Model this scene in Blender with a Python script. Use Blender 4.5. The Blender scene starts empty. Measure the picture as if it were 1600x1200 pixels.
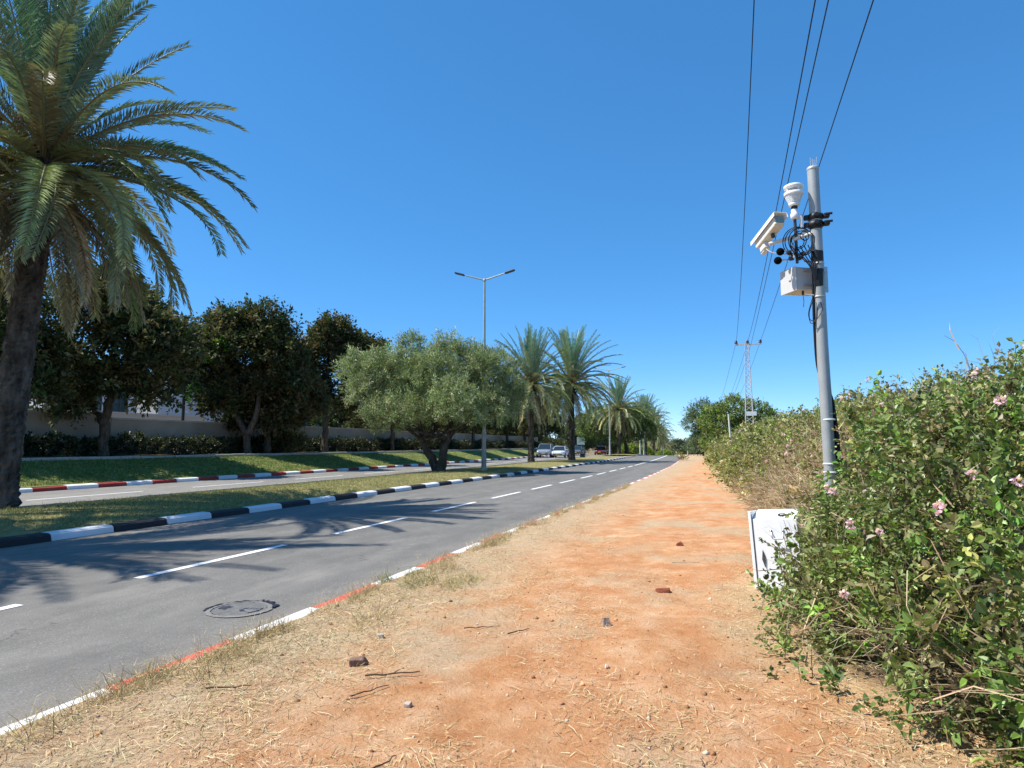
import bpy, math, random
import numpy as np

# ------------------------------------------------------------------ camera, sky, sun, exposure
SC = bpy.context.scene
COL = SC.collection
R = math.radians
cam_d = bpy.data.cameras.new("camera")
cam = bpy.data.objects.new("camera", cam_d)
COL.objects.link(cam)
cam_d.sensor_width = 36.0
cam_d.lens = 22.5
cam_d.clip_start = 0.05
cam_d.clip_end = 6000
cam.location = (0, 0, 1.6)
cam.rotation_euler = (R(90 + 5.427), 0, R(18.70))
SC.camera = cam

SUN_EL = 56.0
SUN_AZ = (-0.93, -0.36)                       # horizontal direction towards the sun
world = bpy.data.worlds.new("World")
SC.world = world
world.use_nodes = True
wn = world.node_tree
wn.nodes.clear()
w_out = wn.nodes.new("ShaderNodeOutputWorld")
w_bg = wn.nodes.new("ShaderNodeBackground")
w_sky = wn.nodes.new("ShaderNodeTexSky")
w_sky.sky_type = 'NISHITA'
w_sky.sun_disc = False
w_sky.sun_elevation = R(SUN_EL)
w_sky.sun_rotation = math.atan2(SUN_AZ[0], SUN_AZ[1])
w_sky.altitude = 2000
w_sky.air_density = 0.7
w_sky.dust_density = 0.0
w_sky.ozone_density = 8.0
w_hsv = wn.nodes.new("ShaderNodeHueSaturation")
w_gam = wn.nodes.new("ShaderNodeGamma")
w_gam.inputs['Gamma'].default_value = 0.6
w_hsv.inputs['Saturation'].default_value = 1.45
w_hsv.inputs['Value'].default_value = 2.0
w_bg.inputs['Strength'].default_value = 0.148
wn.links.new(w_sky.outputs[0], w_gam.inputs['Color'])
wn.links.new(w_gam.outputs[0], w_hsv.inputs['Color'])
wn.links.new(w_hsv.outputs[0], w_bg.inputs['Color'])
wn.links.new(w_bg.outputs[0], w_out.inputs['Surface'])

sun_d = bpy.data.lights.new("sun", 'SUN')
sun_d.energy = 5.0
sun_d.angle = R(0.53)
sun_d.color = (1.0, 0.95, 0.87)
sun = bpy.data.objects.new("sun", sun_d)
COL.objects.link(sun)
_e = R(SUN_EL)
_dv = (-SUN_AZ[0] * math.cos(_e), -SUN_AZ[1] * math.cos(_e), -math.sin(_e))
from mathutils import Vector, Matrix
sun.rotation_euler = Vector(_dv).to_track_quat('-Z', 'Y').to_euler()

SC.view_settings.view_transform = 'Standard'
SC.view_settings.look = 'None'
SC.view_settings.exposure = 0.5
SC.view_settings.gamma = 1.0
try:
    SC.cycles.max_bounces = 6
    SC.cycles.transparent_max_bounces = 6
    SC.cycles.use_denoising = True
    SC.cycles.denoiser = 'OPENIMAGEDENOISE'
    SC.cycles.denoising_input_passes = 'RGB_ALBEDO_NORMAL'
except Exception:
    pass

RS = np.random.RandomState

# ------------------------------------------------------------------ mesh building helpers
class MB:
    """Collects polygons, then links them as ONE mesh object."""
    def __init__(self):
        self.v, self.c, self.f, self.m, self.s, self.n = [], [], [], [], [], 0

    def add(self, V, F, mat=0, col=None, smooth=False):
        V = np.asarray(V, float).reshape(-1, 3)
        if isinstance(F, np.ndarray):
            F = [F]
        else:
            groups = {}
            for q in F:
                groups.setdefault(len(q), []).append(q)
            F = [np.array(g) for g in groups.values()]
        if col is None:
            col = np.ones((len(V), 3)) * 0.5
        col = np.asarray(col, float)
        if col.ndim == 1:
            col = np.tile(col, (len(V), 1))
        for g in F:
            self.f.append(g + self.n)
            self.m.append(np.full(len(g), mat))
            self.s.append(np.full(len(g), bool(smooth)))
        self.v.append(V)
        self.c.append(col)
        self.n += len(V)
        return self

    def box(self, c, s, rz=0.0, mat=0, col=None, M=None, taper=1.0, bevel=0.0):
        x, y, z = s[0] / 2, s[1] / 2, s[2] / 2
        if bevel:
            b = bevel
            P = [(x - b, y), (x, y - b), (x, -y + b), (x - b, -y), (-x + b, -y), (-x, -y + b), (-x, y - b), (-x + b, y)]
            P = P[::-1]
            k = len(P)
            V = []
            for (zz, f) in ((-z, 1 - b / max(x, y)), (-z + b, 1), (z - b, taper), (z, taper * (1 - b / max(x, y)))):
                V += [(p[0] * f, p[1] * f, zz) for p in P]
            F = [tuple(range(k))[::-1], tuple(range(3 * k, 4 * k))]
            for r in range(3):
                for i in range(k):
                    j = (i + 1) % k
                    F.append((r * k + i, r * k + j, (r + 1) * k + j, (r + 1) * k + i))
        else:
            t = taper
            V = [(-x, -y, -z), (x, -y, -z), (x, y, -z), (-x, y, -z), (-x * t, -y * t, z), (x * t, -y * t, z), (x * t, y * t, z), (-x * t, y * t, z)]
            F = [(0, 3, 2, 1), (4, 5, 6, 7), (0, 1, 5, 4), (1, 2, 6, 5), (2, 3, 7, 6), (3, 0, 4, 7)]
        V = np.array(V)
        if M is not None:
            V = V @ np.array(M).T
        elif rz:
            a, b2 = math.cos(rz), math.sin(rz)
            V = V @ np.array([[a, -b2, 0], [b2, a, 0], [0, 0, 1]]).T
        return self.add(V + np.array(c), F, mat, col)

    def tube(self, pts, r, n=8, mat=0, col=None, smooth=True, caps=True):
        pts = np.asarray(pts, float)
        k = len(pts)
        r = np.full(k, float(r)) if np.isscalar(r) else np.asarray(r, float)
        T = np.gradient(pts, axis=0)
        T /= np.linalg.norm(T, axis=1)[:, None] + 1e-12
        ref = np.array([0, 0, 1.0]) if abs(T[0][2]) < 0.9 else np.array([1.0, 0, 0])
        U = np.cross(T[0], ref)
        U /= np.linalg.norm(U)
        V = []
        a = np.arange(n) * 2 * math.pi / n
        for i in range(k):
            U = U - T[i] * (U @ T[i])
            U /= np.linalg.norm(U) + 1e-12
            W = np.cross(T[i], U)
            V.append(pts[i] + r[i] * (np.cos(a)[:, None] * U + np.sin(a)[:, None] * W))
        V = np.concatenate(V)
        F = []
        for i in range(k - 1):
            for j in range(n):
                j2 = (j + 1) % n
                F.append((i * n + j, i * n + j2, (i + 1) * n + j2, (i + 1) * n + j))
        self.add(V, F, mat, col, smooth)
        if caps:
            for i, o in ((0, 1), (k - 1, 0)):
                q = V[i * n:(i + 1) * n]
                self.add(q[::-1] if o else q, [tuple(range(n))], mat, col if col is None or np.ndim(col) == 1 else col[:n])
        return self

    def lathe(self, prof, n=20, o=(0, 0, 0), M=None, mat=0, col=None, smooth=True):
        a = np.arange(n) * 2 * math.pi / n
        V = np.concatenate([np.stack([r * np.cos(a), r * np.sin(a), np.full(n, z)], 1) for r, z in prof])
        if M is not None:
            V = V @ np.array(M).T
        F = []
        for i in range(len(prof) - 1):
            for j in range(n):
                j2 = (j + 1) % n
                F.append((i * n + j, i * n + j2, (i + 1) * n + j2, (i + 1) * n + j))
        F.append(tuple(range(n))[::-1])
        F.append(tuple(range((len(prof) - 1) * n, len(prof) * n)))
        return self.add(V + np.array(o), F, mat, col, smooth)

    def grid(self, P, mat=0, col=None, smooth=True):
        """P: (rows, cols, 3)"""
        r, c = P.shape[:2]
        i = np.arange(r - 1)[:, None] * c + np.arange(c - 1)[None, :]
        F = np.stack([i, i + 1, i + c + 1, i + c], -1).reshape(-1, 4)
        return self.add(P.reshape(-1, 3), F, mat, None if col is None else col, smooth)

    def leaves(self, P, D, N, L, W, col, fold=0.25, kind='diamond', droop=0.0, mat=0):
        P = np.asarray(P)
        n = len(P)
        D = D / (np.linalg.norm(D, axis=1)[:, None] + 1e-9)
        S = np.cross(D, N)
        S /= np.linalg.norm(S, axis=1)[:, None] + 1e-9
        N = np.cross(S, D)
        L = np.broadcast_to(L, n)[:, None]
        W = np.broadcast_to(W, n)[:, None]
        up = N * W * fold
        dn = np.array([0, 0, -1.0]) * L * droop
        if kind == 'diamond':
            V = np.stack([P, P + D * L * .45 + S * W / 2 + up, P + D * L + dn, P + D * L * .45 - S * W / 2 + up], 1)
            b = np.arange(n)[:, None] * 4
            F = np.concatenate([b + np.array([0, 1, 2]), b + np.array([0, 2, 3])])
            k = 4
        elif kind == 'leaf':
            V = np.stack([P, P + D * L * .28 + S * W * .5 + up, P + D * L * .66 + S * W * .36 + up * .8 + dn * .4, P + D * L + dn,
                          P + D * L * .66 - S * W * .36 + up * .8 + dn * .4, P + D * L * .28 - S * W * .5 + up], 1)
            b = np.arange(n)[:, None] * 6
            F = np.concatenate([b + np.array([0, 1, 2, 3]), b + np.array([0, 3, 4, 5])])
            k = 6
        else:                                                     # thin blade, bent once
            m = P + D * L * .55 + N * L * fold * .3
            V = np.stack([P - S * W / 2, P + S * W / 2, m + S * W * .4, m - S * W * .4, P + D * L + dn], 1)
            b = np.arange(n)[:, None] * 5
            k = 5
            C = np.repeat(col, k, axis=0)
            self.add(V.reshape(-1, 3), b + np.array([0, 1, 2, 3]), mat, C)
            nn = self.n - n * k
            self.f.append(b + np.array([3, 2, 4]) + nn)
            self.m.append(np.full(n, mat))
            self.s.append(np.full(n, False))
            return self
        return self.add(V.reshape(-1, 3), F, mat, np.repeat(col, k, axis=0))

    def mesh(self, name, mats):
        me = bpy.data.meshes.new(name)
        V = np.concatenate(self.v)
        loops = np.concatenate([f.ravel() for f in self.f])
        sizes = np.concatenate([np.full(len(f), f.shape[1]) for f in self.f])
        me.vertices.add(len(V))
        me.vertices.foreach_set('co', V.ravel().astype(np.float32))
        me.loops.add(len(loops))
        me.loops.foreach_set('vertex_index', loops.astype(np.int32))
        me.polygons.add(len(sizes))
        st = np.concatenate([[0], np.cumsum(sizes)[:-1]])
        me.polygons.foreach_set('loop_start', st.astype(np.int32))
        me.polygons.foreach_set('material_index', np.concatenate(self.m).astype(np.int32))
        me.polygons.foreach_set('use_smooth', np.concatenate(self.s))
        at = me.attributes.new('Col', 'FLOAT_COLOR', 'POINT')
        C = np.concatenate(self.c)
        at.data.foreach_set('color', np.concatenate([C, np.ones((len(C), 1))], 1).ravel().astype(np.float32))
        for m in mats:
            me.materials.append(m)
        me.update(calc_edges=True)
        me.validate()
        return me

    def build(self, name, mats, parent=None):
        if not isinstance(mats, (list, tuple)):
            mats = [mats]
        o = bpy.data.objects.new(name, self.mesh(name, mats))
        COL.objects.link(o)
        if parent is not None:
            o.parent = parent
        return o


def tag(o, label=None, cat=None, group=None, kind=None):
    if label: o['label'] = label
    if cat: o['category'] = cat
    if group: o['group'] = group
    if kind: o['kind'] = kind
    return o

def thing(name, label, cat, loc=(0, 0, 0), rz=0.0, group=None):
    o = bpy.data.objects.new(name, None)
    o.empty_display_size = 0.2
    COL.objects.link(o)
    o.location = loc
    o.rotation_euler = (0, 0, rz)
    return tag(o, label, cat, group)

def dup(root, loc, rz=0.0, scale=1.0, label=None, group=None):
    r = root.copy()
    COL.objects.link(r)
    r.location = loc
    r.rotation_euler = (0, 0, rz)
    r.scale = (scale, scale, scale)
    if label: r['label'] = label
    if group: r['group'] = group
    for ch in list(root.children):
        c = ch.copy()
        COL.objects.link(c)
        c.parent = r
        for g in list(ch.children):
            d = g.copy()
            COL.objects.link(d)
            d.parent = c
    return r

def unit(a):
    return a / (np.linalg.norm(a, axis=-1, keepdims=True) + 1e-9)

def rotz(a):
    c, s = math.cos(a), math.sin(a)
    return np.array([[c, -s, 0], [s, c, 0], [0, 0, 1.0]])

def frame(d, up=(0, 0, 1)):
    """3x3 whose z axis is d"""
    d = np.asarray(d, float); d /= np.linalg.norm(d)
    u = np.array(up, float)
    if abs(d @ u) > .97: u = np.array([1.0, 0, 0])
    x = np.cross(u, d); x /= np.linalg.norm(x)
    return np.stack([x, np.cross(d, x), d], 1)

_rn = RS(5)
_K = _rn.normal(0, 1, (24, 2)); _PH = _rn.uniform(0, 6.28, 24)
def noise2(x, y, sc=1.0, oct=3):
    t = 0; a = 1.0; f = 1.0 / sc
    for o in range(oct):
        s = 0
        for k in range(8):
            i = (o * 8 + k) % 24
            s = s + np.sin((x * _K[i, 0] + y * _K[i, 1]) * f * 2.2 + _PH[i])
        t = t + a * s / 4.0
        a *= .5; f *= 2.1
    return t / 1.75

def sstep(x):
    x = np.clip(x, 0, 1)
    return x * x * (3 - 2 * x)

# ------------------------------------------------------------------ materials
def new_mat(name):
    m = bpy.data.materials.new(name)
    m.use_nodes = True
    nt = m.node_tree
    return m, nt, nt.nodes['Principled BSDF']

def plain(name, col, rough=.55, metal=0.0, spec=.5, var=.12, scale=6.0, bump=0.0, bscale=60.0):
    """painted / moulded surface with slight uneven tone and optional fine relief"""
    m, nt, b = new_mat(name)
    tc = nt.nodes.new('ShaderNodeTexCoord')
    nz = nt.nodes.new('ShaderNodeTexNoise')
    nz.inputs['Scale'].default_value = scale
    nz.inputs['Detail'].default_value = 6
    nt.links.new(tc.outputs['Object'], nz.inputs['Vector'])
    cr = nt.nodes.new('ShaderNodeValToRGB')
    cr.color_ramp.elements[0].position = .3
    cr.color_ramp.elements[1].position = .7
    cr.color_ramp.elements[0].color = (*[c * (1 - var) for c in col], 1)
    cr.color_ramp.elements[1].color = (*[min(1, c * (1 + var)) for c in col], 1)
    nt.links.new(nz.outputs['Fac'], cr.inputs[0])
    nt.links.new(cr.outputs[0], b.inputs['Base Color'])
    b.inputs['Roughness'].default_value = rough
    b.inputs['Metallic'].default_value = metal
    b.inputs['Specular IOR Level'].default_value = spec
    if bump:
        n2 = nt.nodes.new('ShaderNodeTexNoise')
        n2.inputs['Scale'].default_value = bscale
        n2.inputs['Detail'].default_value = 8
        nt.links.new(tc.outputs['Object'], n2.inputs['Vector'])
        bp = nt.nodes.new('ShaderNodeBump')
        bp.inputs['Strength'].default_value = bump
        bp.inputs['Distance'].default_value = .02
        nt.links.new(n2.outputs['Fac'], bp.inputs['Height'])
        nt.links.new(bp.outputs[0], b.inputs['Normal'])
    return m

def leafmat(name, trans=.28, rough=.45, spec=.45):
    m, nt, b = new_mat(name)
    at = nt.nodes.new('ShaderNodeAttribute')
    at.attribute_name = 'Col'
    nt.links.new(at.outputs['Color'], b.inputs['Base Color'])
    b.inputs['Roughness'].default_value = rough
    b.inputs['Specular IOR Level'].default_value = spec
    if trans:
        tr = nt.nodes.new('ShaderNodeBsdfTranslucent')
        mx = nt.nodes.new('ShaderNodeMix'); mx.data_type = 'RGBA'
        mx.inputs[0].default_value = .5
        nt.links.new(at.outputs['Color'], mx.inputs[6])
        g = nt.nodes.new('ShaderNodeMix'); g.data_type = 'RGBA'; g.blend_type = 'MULTIPLY'
        g.inputs[0].default_value = 1
        nt.links.new(at.outputs['Color'], g.inputs[6])
        g.inputs[7].default_value = (1.6, 1.9, .7, 1)
        nt.links.new(g.outputs[2], mx.inputs[7])
        nt.links.new(mx.outputs[2], tr.inputs['Color'])
        ms = nt.nodes.new('ShaderNodeMixShader')
        ms.inputs[0].default_value = trans
        nt.links.new(b.outputs[0], ms.inputs[1])
        nt.links.new(tr.outputs[0], ms.inputs[2])
        nt.links.new(ms.outputs[0], nt.nodes['Material Output'].inputs['Surface'])
    return m

class G:
    """tiny node-graph helper on world position"""
    def __init__(self, name):
        self.m, self.nt, self.b = new_mat(name)
        self.pos = self.nt.nodes.new('ShaderNodeNewGeometry').outputs['Position']
    def n(self, t, **kw):
        x = self.nt.nodes.new(t)
        for k, v in kw.items(): setattr(x, k, v)
        return x
    def noise(self, scale, detail=6, rough=.55, stretch=None, dist=0.0):
        x = self.n('ShaderNodeTexNoise')
        x.inputs['Scale'].default_value = scale
        x.inputs['Detail'].default_value = detail
        x.inputs['Roughness'].default_value = rough
        x.inputs['Distortion'].default_value = dist
        src = self.pos
        if stretch:
            mp = self.n('ShaderNodeMapping')
            mp.inputs['Scale'].default_value = stretch
            self.nt.links.new(self.pos, mp.inputs['Vector'])
            src = mp.outputs[0]
        self.nt.links.new(src, x.inputs['Vector'])
        return x.outputs['Fac']
    def vor(self, scale, feature='F1'):
        x = self.n('ShaderNodeTexVoronoi', feature=feature)
        x.inputs['Scale'].default_value = scale
        self.nt.links.new(self.pos, x.inputs['Vector'])
        return x
    def ramp(self, fac, stops):
        x = self.n('ShaderNodeValToRGB')
        e = x.color_ramp.elements
        while len(e) < len(stops): e.new(.5)
        for i, (p, c) in enumerate(stops):
            e[i].position = p
            e[i].color = (*c, 1) if not np.isscalar(c) else (c, c, c, 1)
        self.nt.links.new(fac, x.inputs[0])
        return x.outputs[0]
    def mix(self, fac, a, b, mode='MIX'):
        x = self.n('ShaderNodeMix', data_type='RGBA', blend_type=mode)
        for i, v in ((0, fac), (6, a), (7, b)):
            if isinstance(v, (int, float)): x.inputs[i].default_value = v
            elif isinstance(v, tuple): x.inputs[i].default_value = (*v, 1)
            else: self.nt.links.new(v, x.inputs[i])
        return x.outputs[2]
    def bump(self, h, strength, dist=.02):
        x = self.n('ShaderNodeBump')
        x.inputs['Strength'].default_value = strength
        x.inputs['Distance'].default_value = dist
        self.nt.links.new(h, x.inputs['Height'])
        self.nt.links.new(x.outputs[0], self.b.inputs['Normal'])
    def out(self, col, rough=.9, spec=.3):
        self.nt.links.new(col, self.b.inputs['Base Color'])
        self.b.inputs['Roughness'].default_value = rough
        self.b.inputs['Specular IOR Level'].default_value = spec
        return self.m

def soil_mat():
    g = G('orange_soil')
    big = g.noise(.55, 7, .6)
    mid = g.noise(3.2, 8, .65)
    fine = g.noise(38, 8, .7)
    c = g.ramp(mid, [(.28, (.44, .185, .07)), (.5, (.56, .295, .142)), (.72, (.70, .46, .28))])
    c = g.mix(g.ramp(g.noise(1.1, 5, .6, None, .6), [(.38, .36), (.58, 0.0)]), c, (.49, .20, .078))
    pale = g.ramp(fine, [(.3, (.34, .24, .14)), (.55, (.50, .385, .245)), (.75, (.68, .56, .39))])
    m1 = g.ramp(big, [(.50, 0.0), (.60, .8)])
    sep = g.n('ShaderNodeSeparateXYZ'); g.nt.links.new(g.pos, sep.inputs[0])
    mr = g.n('ShaderNodeMapRange'); mr.interpolation_type = 'SMOOTHSTEP'
    g.nt.links.new(sep.outputs[0], mr.inputs[0])
    mr.inputs[1].default_value = -1.7; mr.inputs[2].default_value = -3.2
    mr.inputs[3].default_value = 0.0; mr.inputs[4].default_value = .95
    mx = g.n('ShaderNodeMath', operation='MAXIMUM')
    g.nt.links.new(m1, mx.inputs[0]); g.nt.links.new(mr.outputs[0], mx.inputs[1])
    mul = g.n('ShaderNodeMath', operation='MULTIPLY')
    g.nt.links.new(mx.outputs[0], mul.inputs[0])
    g.nt.links.new(g.ramp(mid, [(.25, .55), (.6, 1.0)]), mul.inputs[1])
    c = g.mix(mul.outputs[0], c, pale)
    # bank under the bushes: brown leaf mould
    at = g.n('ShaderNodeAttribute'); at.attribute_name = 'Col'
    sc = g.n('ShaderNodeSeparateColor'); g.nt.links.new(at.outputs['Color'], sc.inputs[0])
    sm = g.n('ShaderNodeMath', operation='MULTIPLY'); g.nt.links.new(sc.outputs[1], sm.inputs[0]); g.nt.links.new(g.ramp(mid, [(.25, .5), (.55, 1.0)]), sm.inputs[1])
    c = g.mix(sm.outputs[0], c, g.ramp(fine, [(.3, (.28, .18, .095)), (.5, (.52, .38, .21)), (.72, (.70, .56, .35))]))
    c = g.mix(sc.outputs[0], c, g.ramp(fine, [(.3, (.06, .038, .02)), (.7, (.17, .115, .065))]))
    peb = g.vor(55)
    c = g.mix(g.ramp(peb.outputs['Distance'], [(.0, .45), (.16, 0.0)]), c, (.62, .42, .27))
    dk = g.noise(90, 6, .7)
    c = g.mix(g.ramp(dk, [(.58, 0.0), (.74, .55)]), c, (.15, .075, .03))
    h = g.mix(.4, g.noise(9, 9, .75), fine)
    g.bump(h, 1.0, .045)
    return g.out(c, .95, .15)

def asphalt_mat(name, base=.135):
    g = G(name)
    big = g.noise(.35, 6, .6, (1, .25, 1))
    mid = g.noise(2.4, 7, .65, (1, .5, 1))
    band = g.noise(1.5, 3, .5, (1, .03, 1))
    agg = g.noise(85, 6, .75)
    c = g.ramp(big, [(.3, (base * .88, base * .84, base * .75)), (.7, (base * 1.20, base * 1.13, base * 1.0))])
    c = g.mix(.55, c, g.ramp(mid, [(.32, .33), (.68, .62)]), 'OVERLAY')
    c = g.mix(.8, c, g.ramp(agg, [(.32, .25), (.5, .5), (.7, .85)]), 'OVERLAY')
    c = g.mix(.35, c, g.ramp(band, [(.3, .34), (.7, .64)]), 'OVERLAY')
    sp = g.vor(24)
    c = g.mix(g.ramp(sp.outputs['Distance'], [(.05, .75), (.16, 0.0)]), c, (.44, .42, .39))
    s2 = g.vor(60)
    c = g.mix(g.ramp(s2.outputs['Distance'], [(.06, .45), (.2, 0.0)]), c, (.09, .09, .09))
    # dust blown against the verge
    sep = g.n('ShaderNodeSeparateXYZ'); g.nt.links.new(g.pos, sep.inputs[0])
    mr = g.n('ShaderNodeMapRange'); mr.interpolation_type = 'SMOOTHSTEP'
    g.nt.links.new(sep.outputs[0], mr.inputs[0])
    mr.inputs[1].default_value = -4.5; mr.inputs[2].default_value = -3.7
    mr.inputs[3].default_value = 0; mr.inputs[4].default_value = .5
    mu = g.n('ShaderNodeMath', operation='MULTIPLY')
    g.nt.links.new(mr.outputs[0], mu.inputs[0]); g.nt.links.new(mid, mu.inputs[1])
    c = g.mix(mu.outputs[0], c, (.36, .29, .22))
    ck = g.n('ShaderNodeTexVoronoi', feature='DISTANCE_TO_EDGE'); ck.inputs['Scale'].default_value = .42
    ds = g.n('ShaderNodeTexNoise'); ds.inputs['Scale'].default_value = 2.2; ds.inputs['Detail'].default_value = 6
    g.nt.links.new(g.pos, ds.inputs['Vector'])
    ad = g.n('ShaderNodeMix', data_type='RGBA', blend_type='ADD'); ad.inputs[0].default_value = .9
    g.nt.links.new(g.pos, ad.inputs[6]); g.nt.links.new(ds.outputs['Color'], ad.inputs[7]); g.nt.links.new(ad.outputs[2], ck.inputs['Vector'])
    cm_ = g.n('ShaderNodeMath', operation='MULTIPLY')
    g.nt.links.new(g.ramp(ck.outputs['Distance'], [(.0, .6), (.007, 0.0)]), cm_.inputs[0]); g.nt.links.new(g.ramp(g.noise(.8, 3), [(.5, 0.0), (.6, 1.0)]), cm_.inputs[1])
    c = g.mix(cm_.outputs[0], c, (.035, .035, .035))
    st = g.noise(.9, 5, .6)
    c = g.mix(g.ramp(st, [(.6, 0.0), (.72, .30)]), c, (.075, .073, .07))
    st2 = g.noise(1.3, 5, .7, (1.3, .5, 1))
    c = g.mix(g.ramp(st2, [(.56, 0.0), (.72, .40)]), c, (.30, .28, .245))
    g.bump(agg, .35, .008)
    return g.out(c, .82, .35)

def lawn_mat(name, stops, dry):
    g = G(name)
    mid = g.noise(1.6, 8, .7)
    fine = g.noise(26, 8, .75, (1, .6, 1))
    c = g.ramp(fine, stops)
    c = g.mix(g.ramp(mid, [(.42, 0.0), (.66, .85)]), c, dry)
    g.bump(fine, .9, .05)
    return g.out(c, .95, .1)

def bark_mat(name, c0, c1, sc=9):
    m, nt, b = new_mat(name)
    tc = nt.nodes.new('ShaderNodeTexCoord')
    mp = nt.nodes.new('ShaderNodeMapping'); mp.inputs['Scale'].default_value = (1, 1, .3)
    nt.links.new(tc.outputs['Object'], mp.inputs[0])
    nz = nt.nodes.new('ShaderNodeTexNoise'); nz.inputs['Scale'].default_value = sc; nz.inputs['Detail'].default_value = 9
    nt.links.new(mp.outputs[0], nz.inputs['Vector'])
    cr = nt.nodes.new('ShaderNodeValToRGB')
    cr.color_ramp.elements[0].position = .32; cr.color_ramp.elements[1].position = .7
    cr.color_ramp.elements[0].color = (*c0, 1); cr.color_ramp.elements[1].color = (*c1, 1)
    nt.links.new(nz.outputs['Fac'], cr.inputs[0]); nt.links.new(cr.outputs[0], b.inputs['Base Color'])
    bp = nt.nodes.new('ShaderNodeBump'); bp.inputs['Strength'].default_value = .9; bp.inputs['Distance'].default_value = .05
    nt.links.new(nz.outputs['Fac'], bp.inputs['Height']); nt.links.new(bp.outputs[0], b.inputs['Normal'])
    b.inputs['Roughness'].default_value = .95; b.inputs['Specular IOR Level'].default_value = .15
    return m

def worn_paint(name, col, under=(.16, .155, .15), wear=.62, dirt=(.3, .24, .18)):
    g = G(name)
    n1 = g.noise(9, 9, .75); n2 = g.noise(60, 6, .7); n3 = g.noise(1.7, 4, .5)
    c = g.mix(g.ramp(n3, [(.35, 0.0), (.75, .22)]), col, dirt)
    c = g.mix(g.ramp(n1, [(wear, 0.0), (wear + .12, .85)]), c, under)
    c = g.mix(g.ramp(n2, [(.6, 0.0), (.8, .4)]), c, under)
    g.bump(n2, .2, .006)
    return g.out(c, .7, .3)

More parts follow.
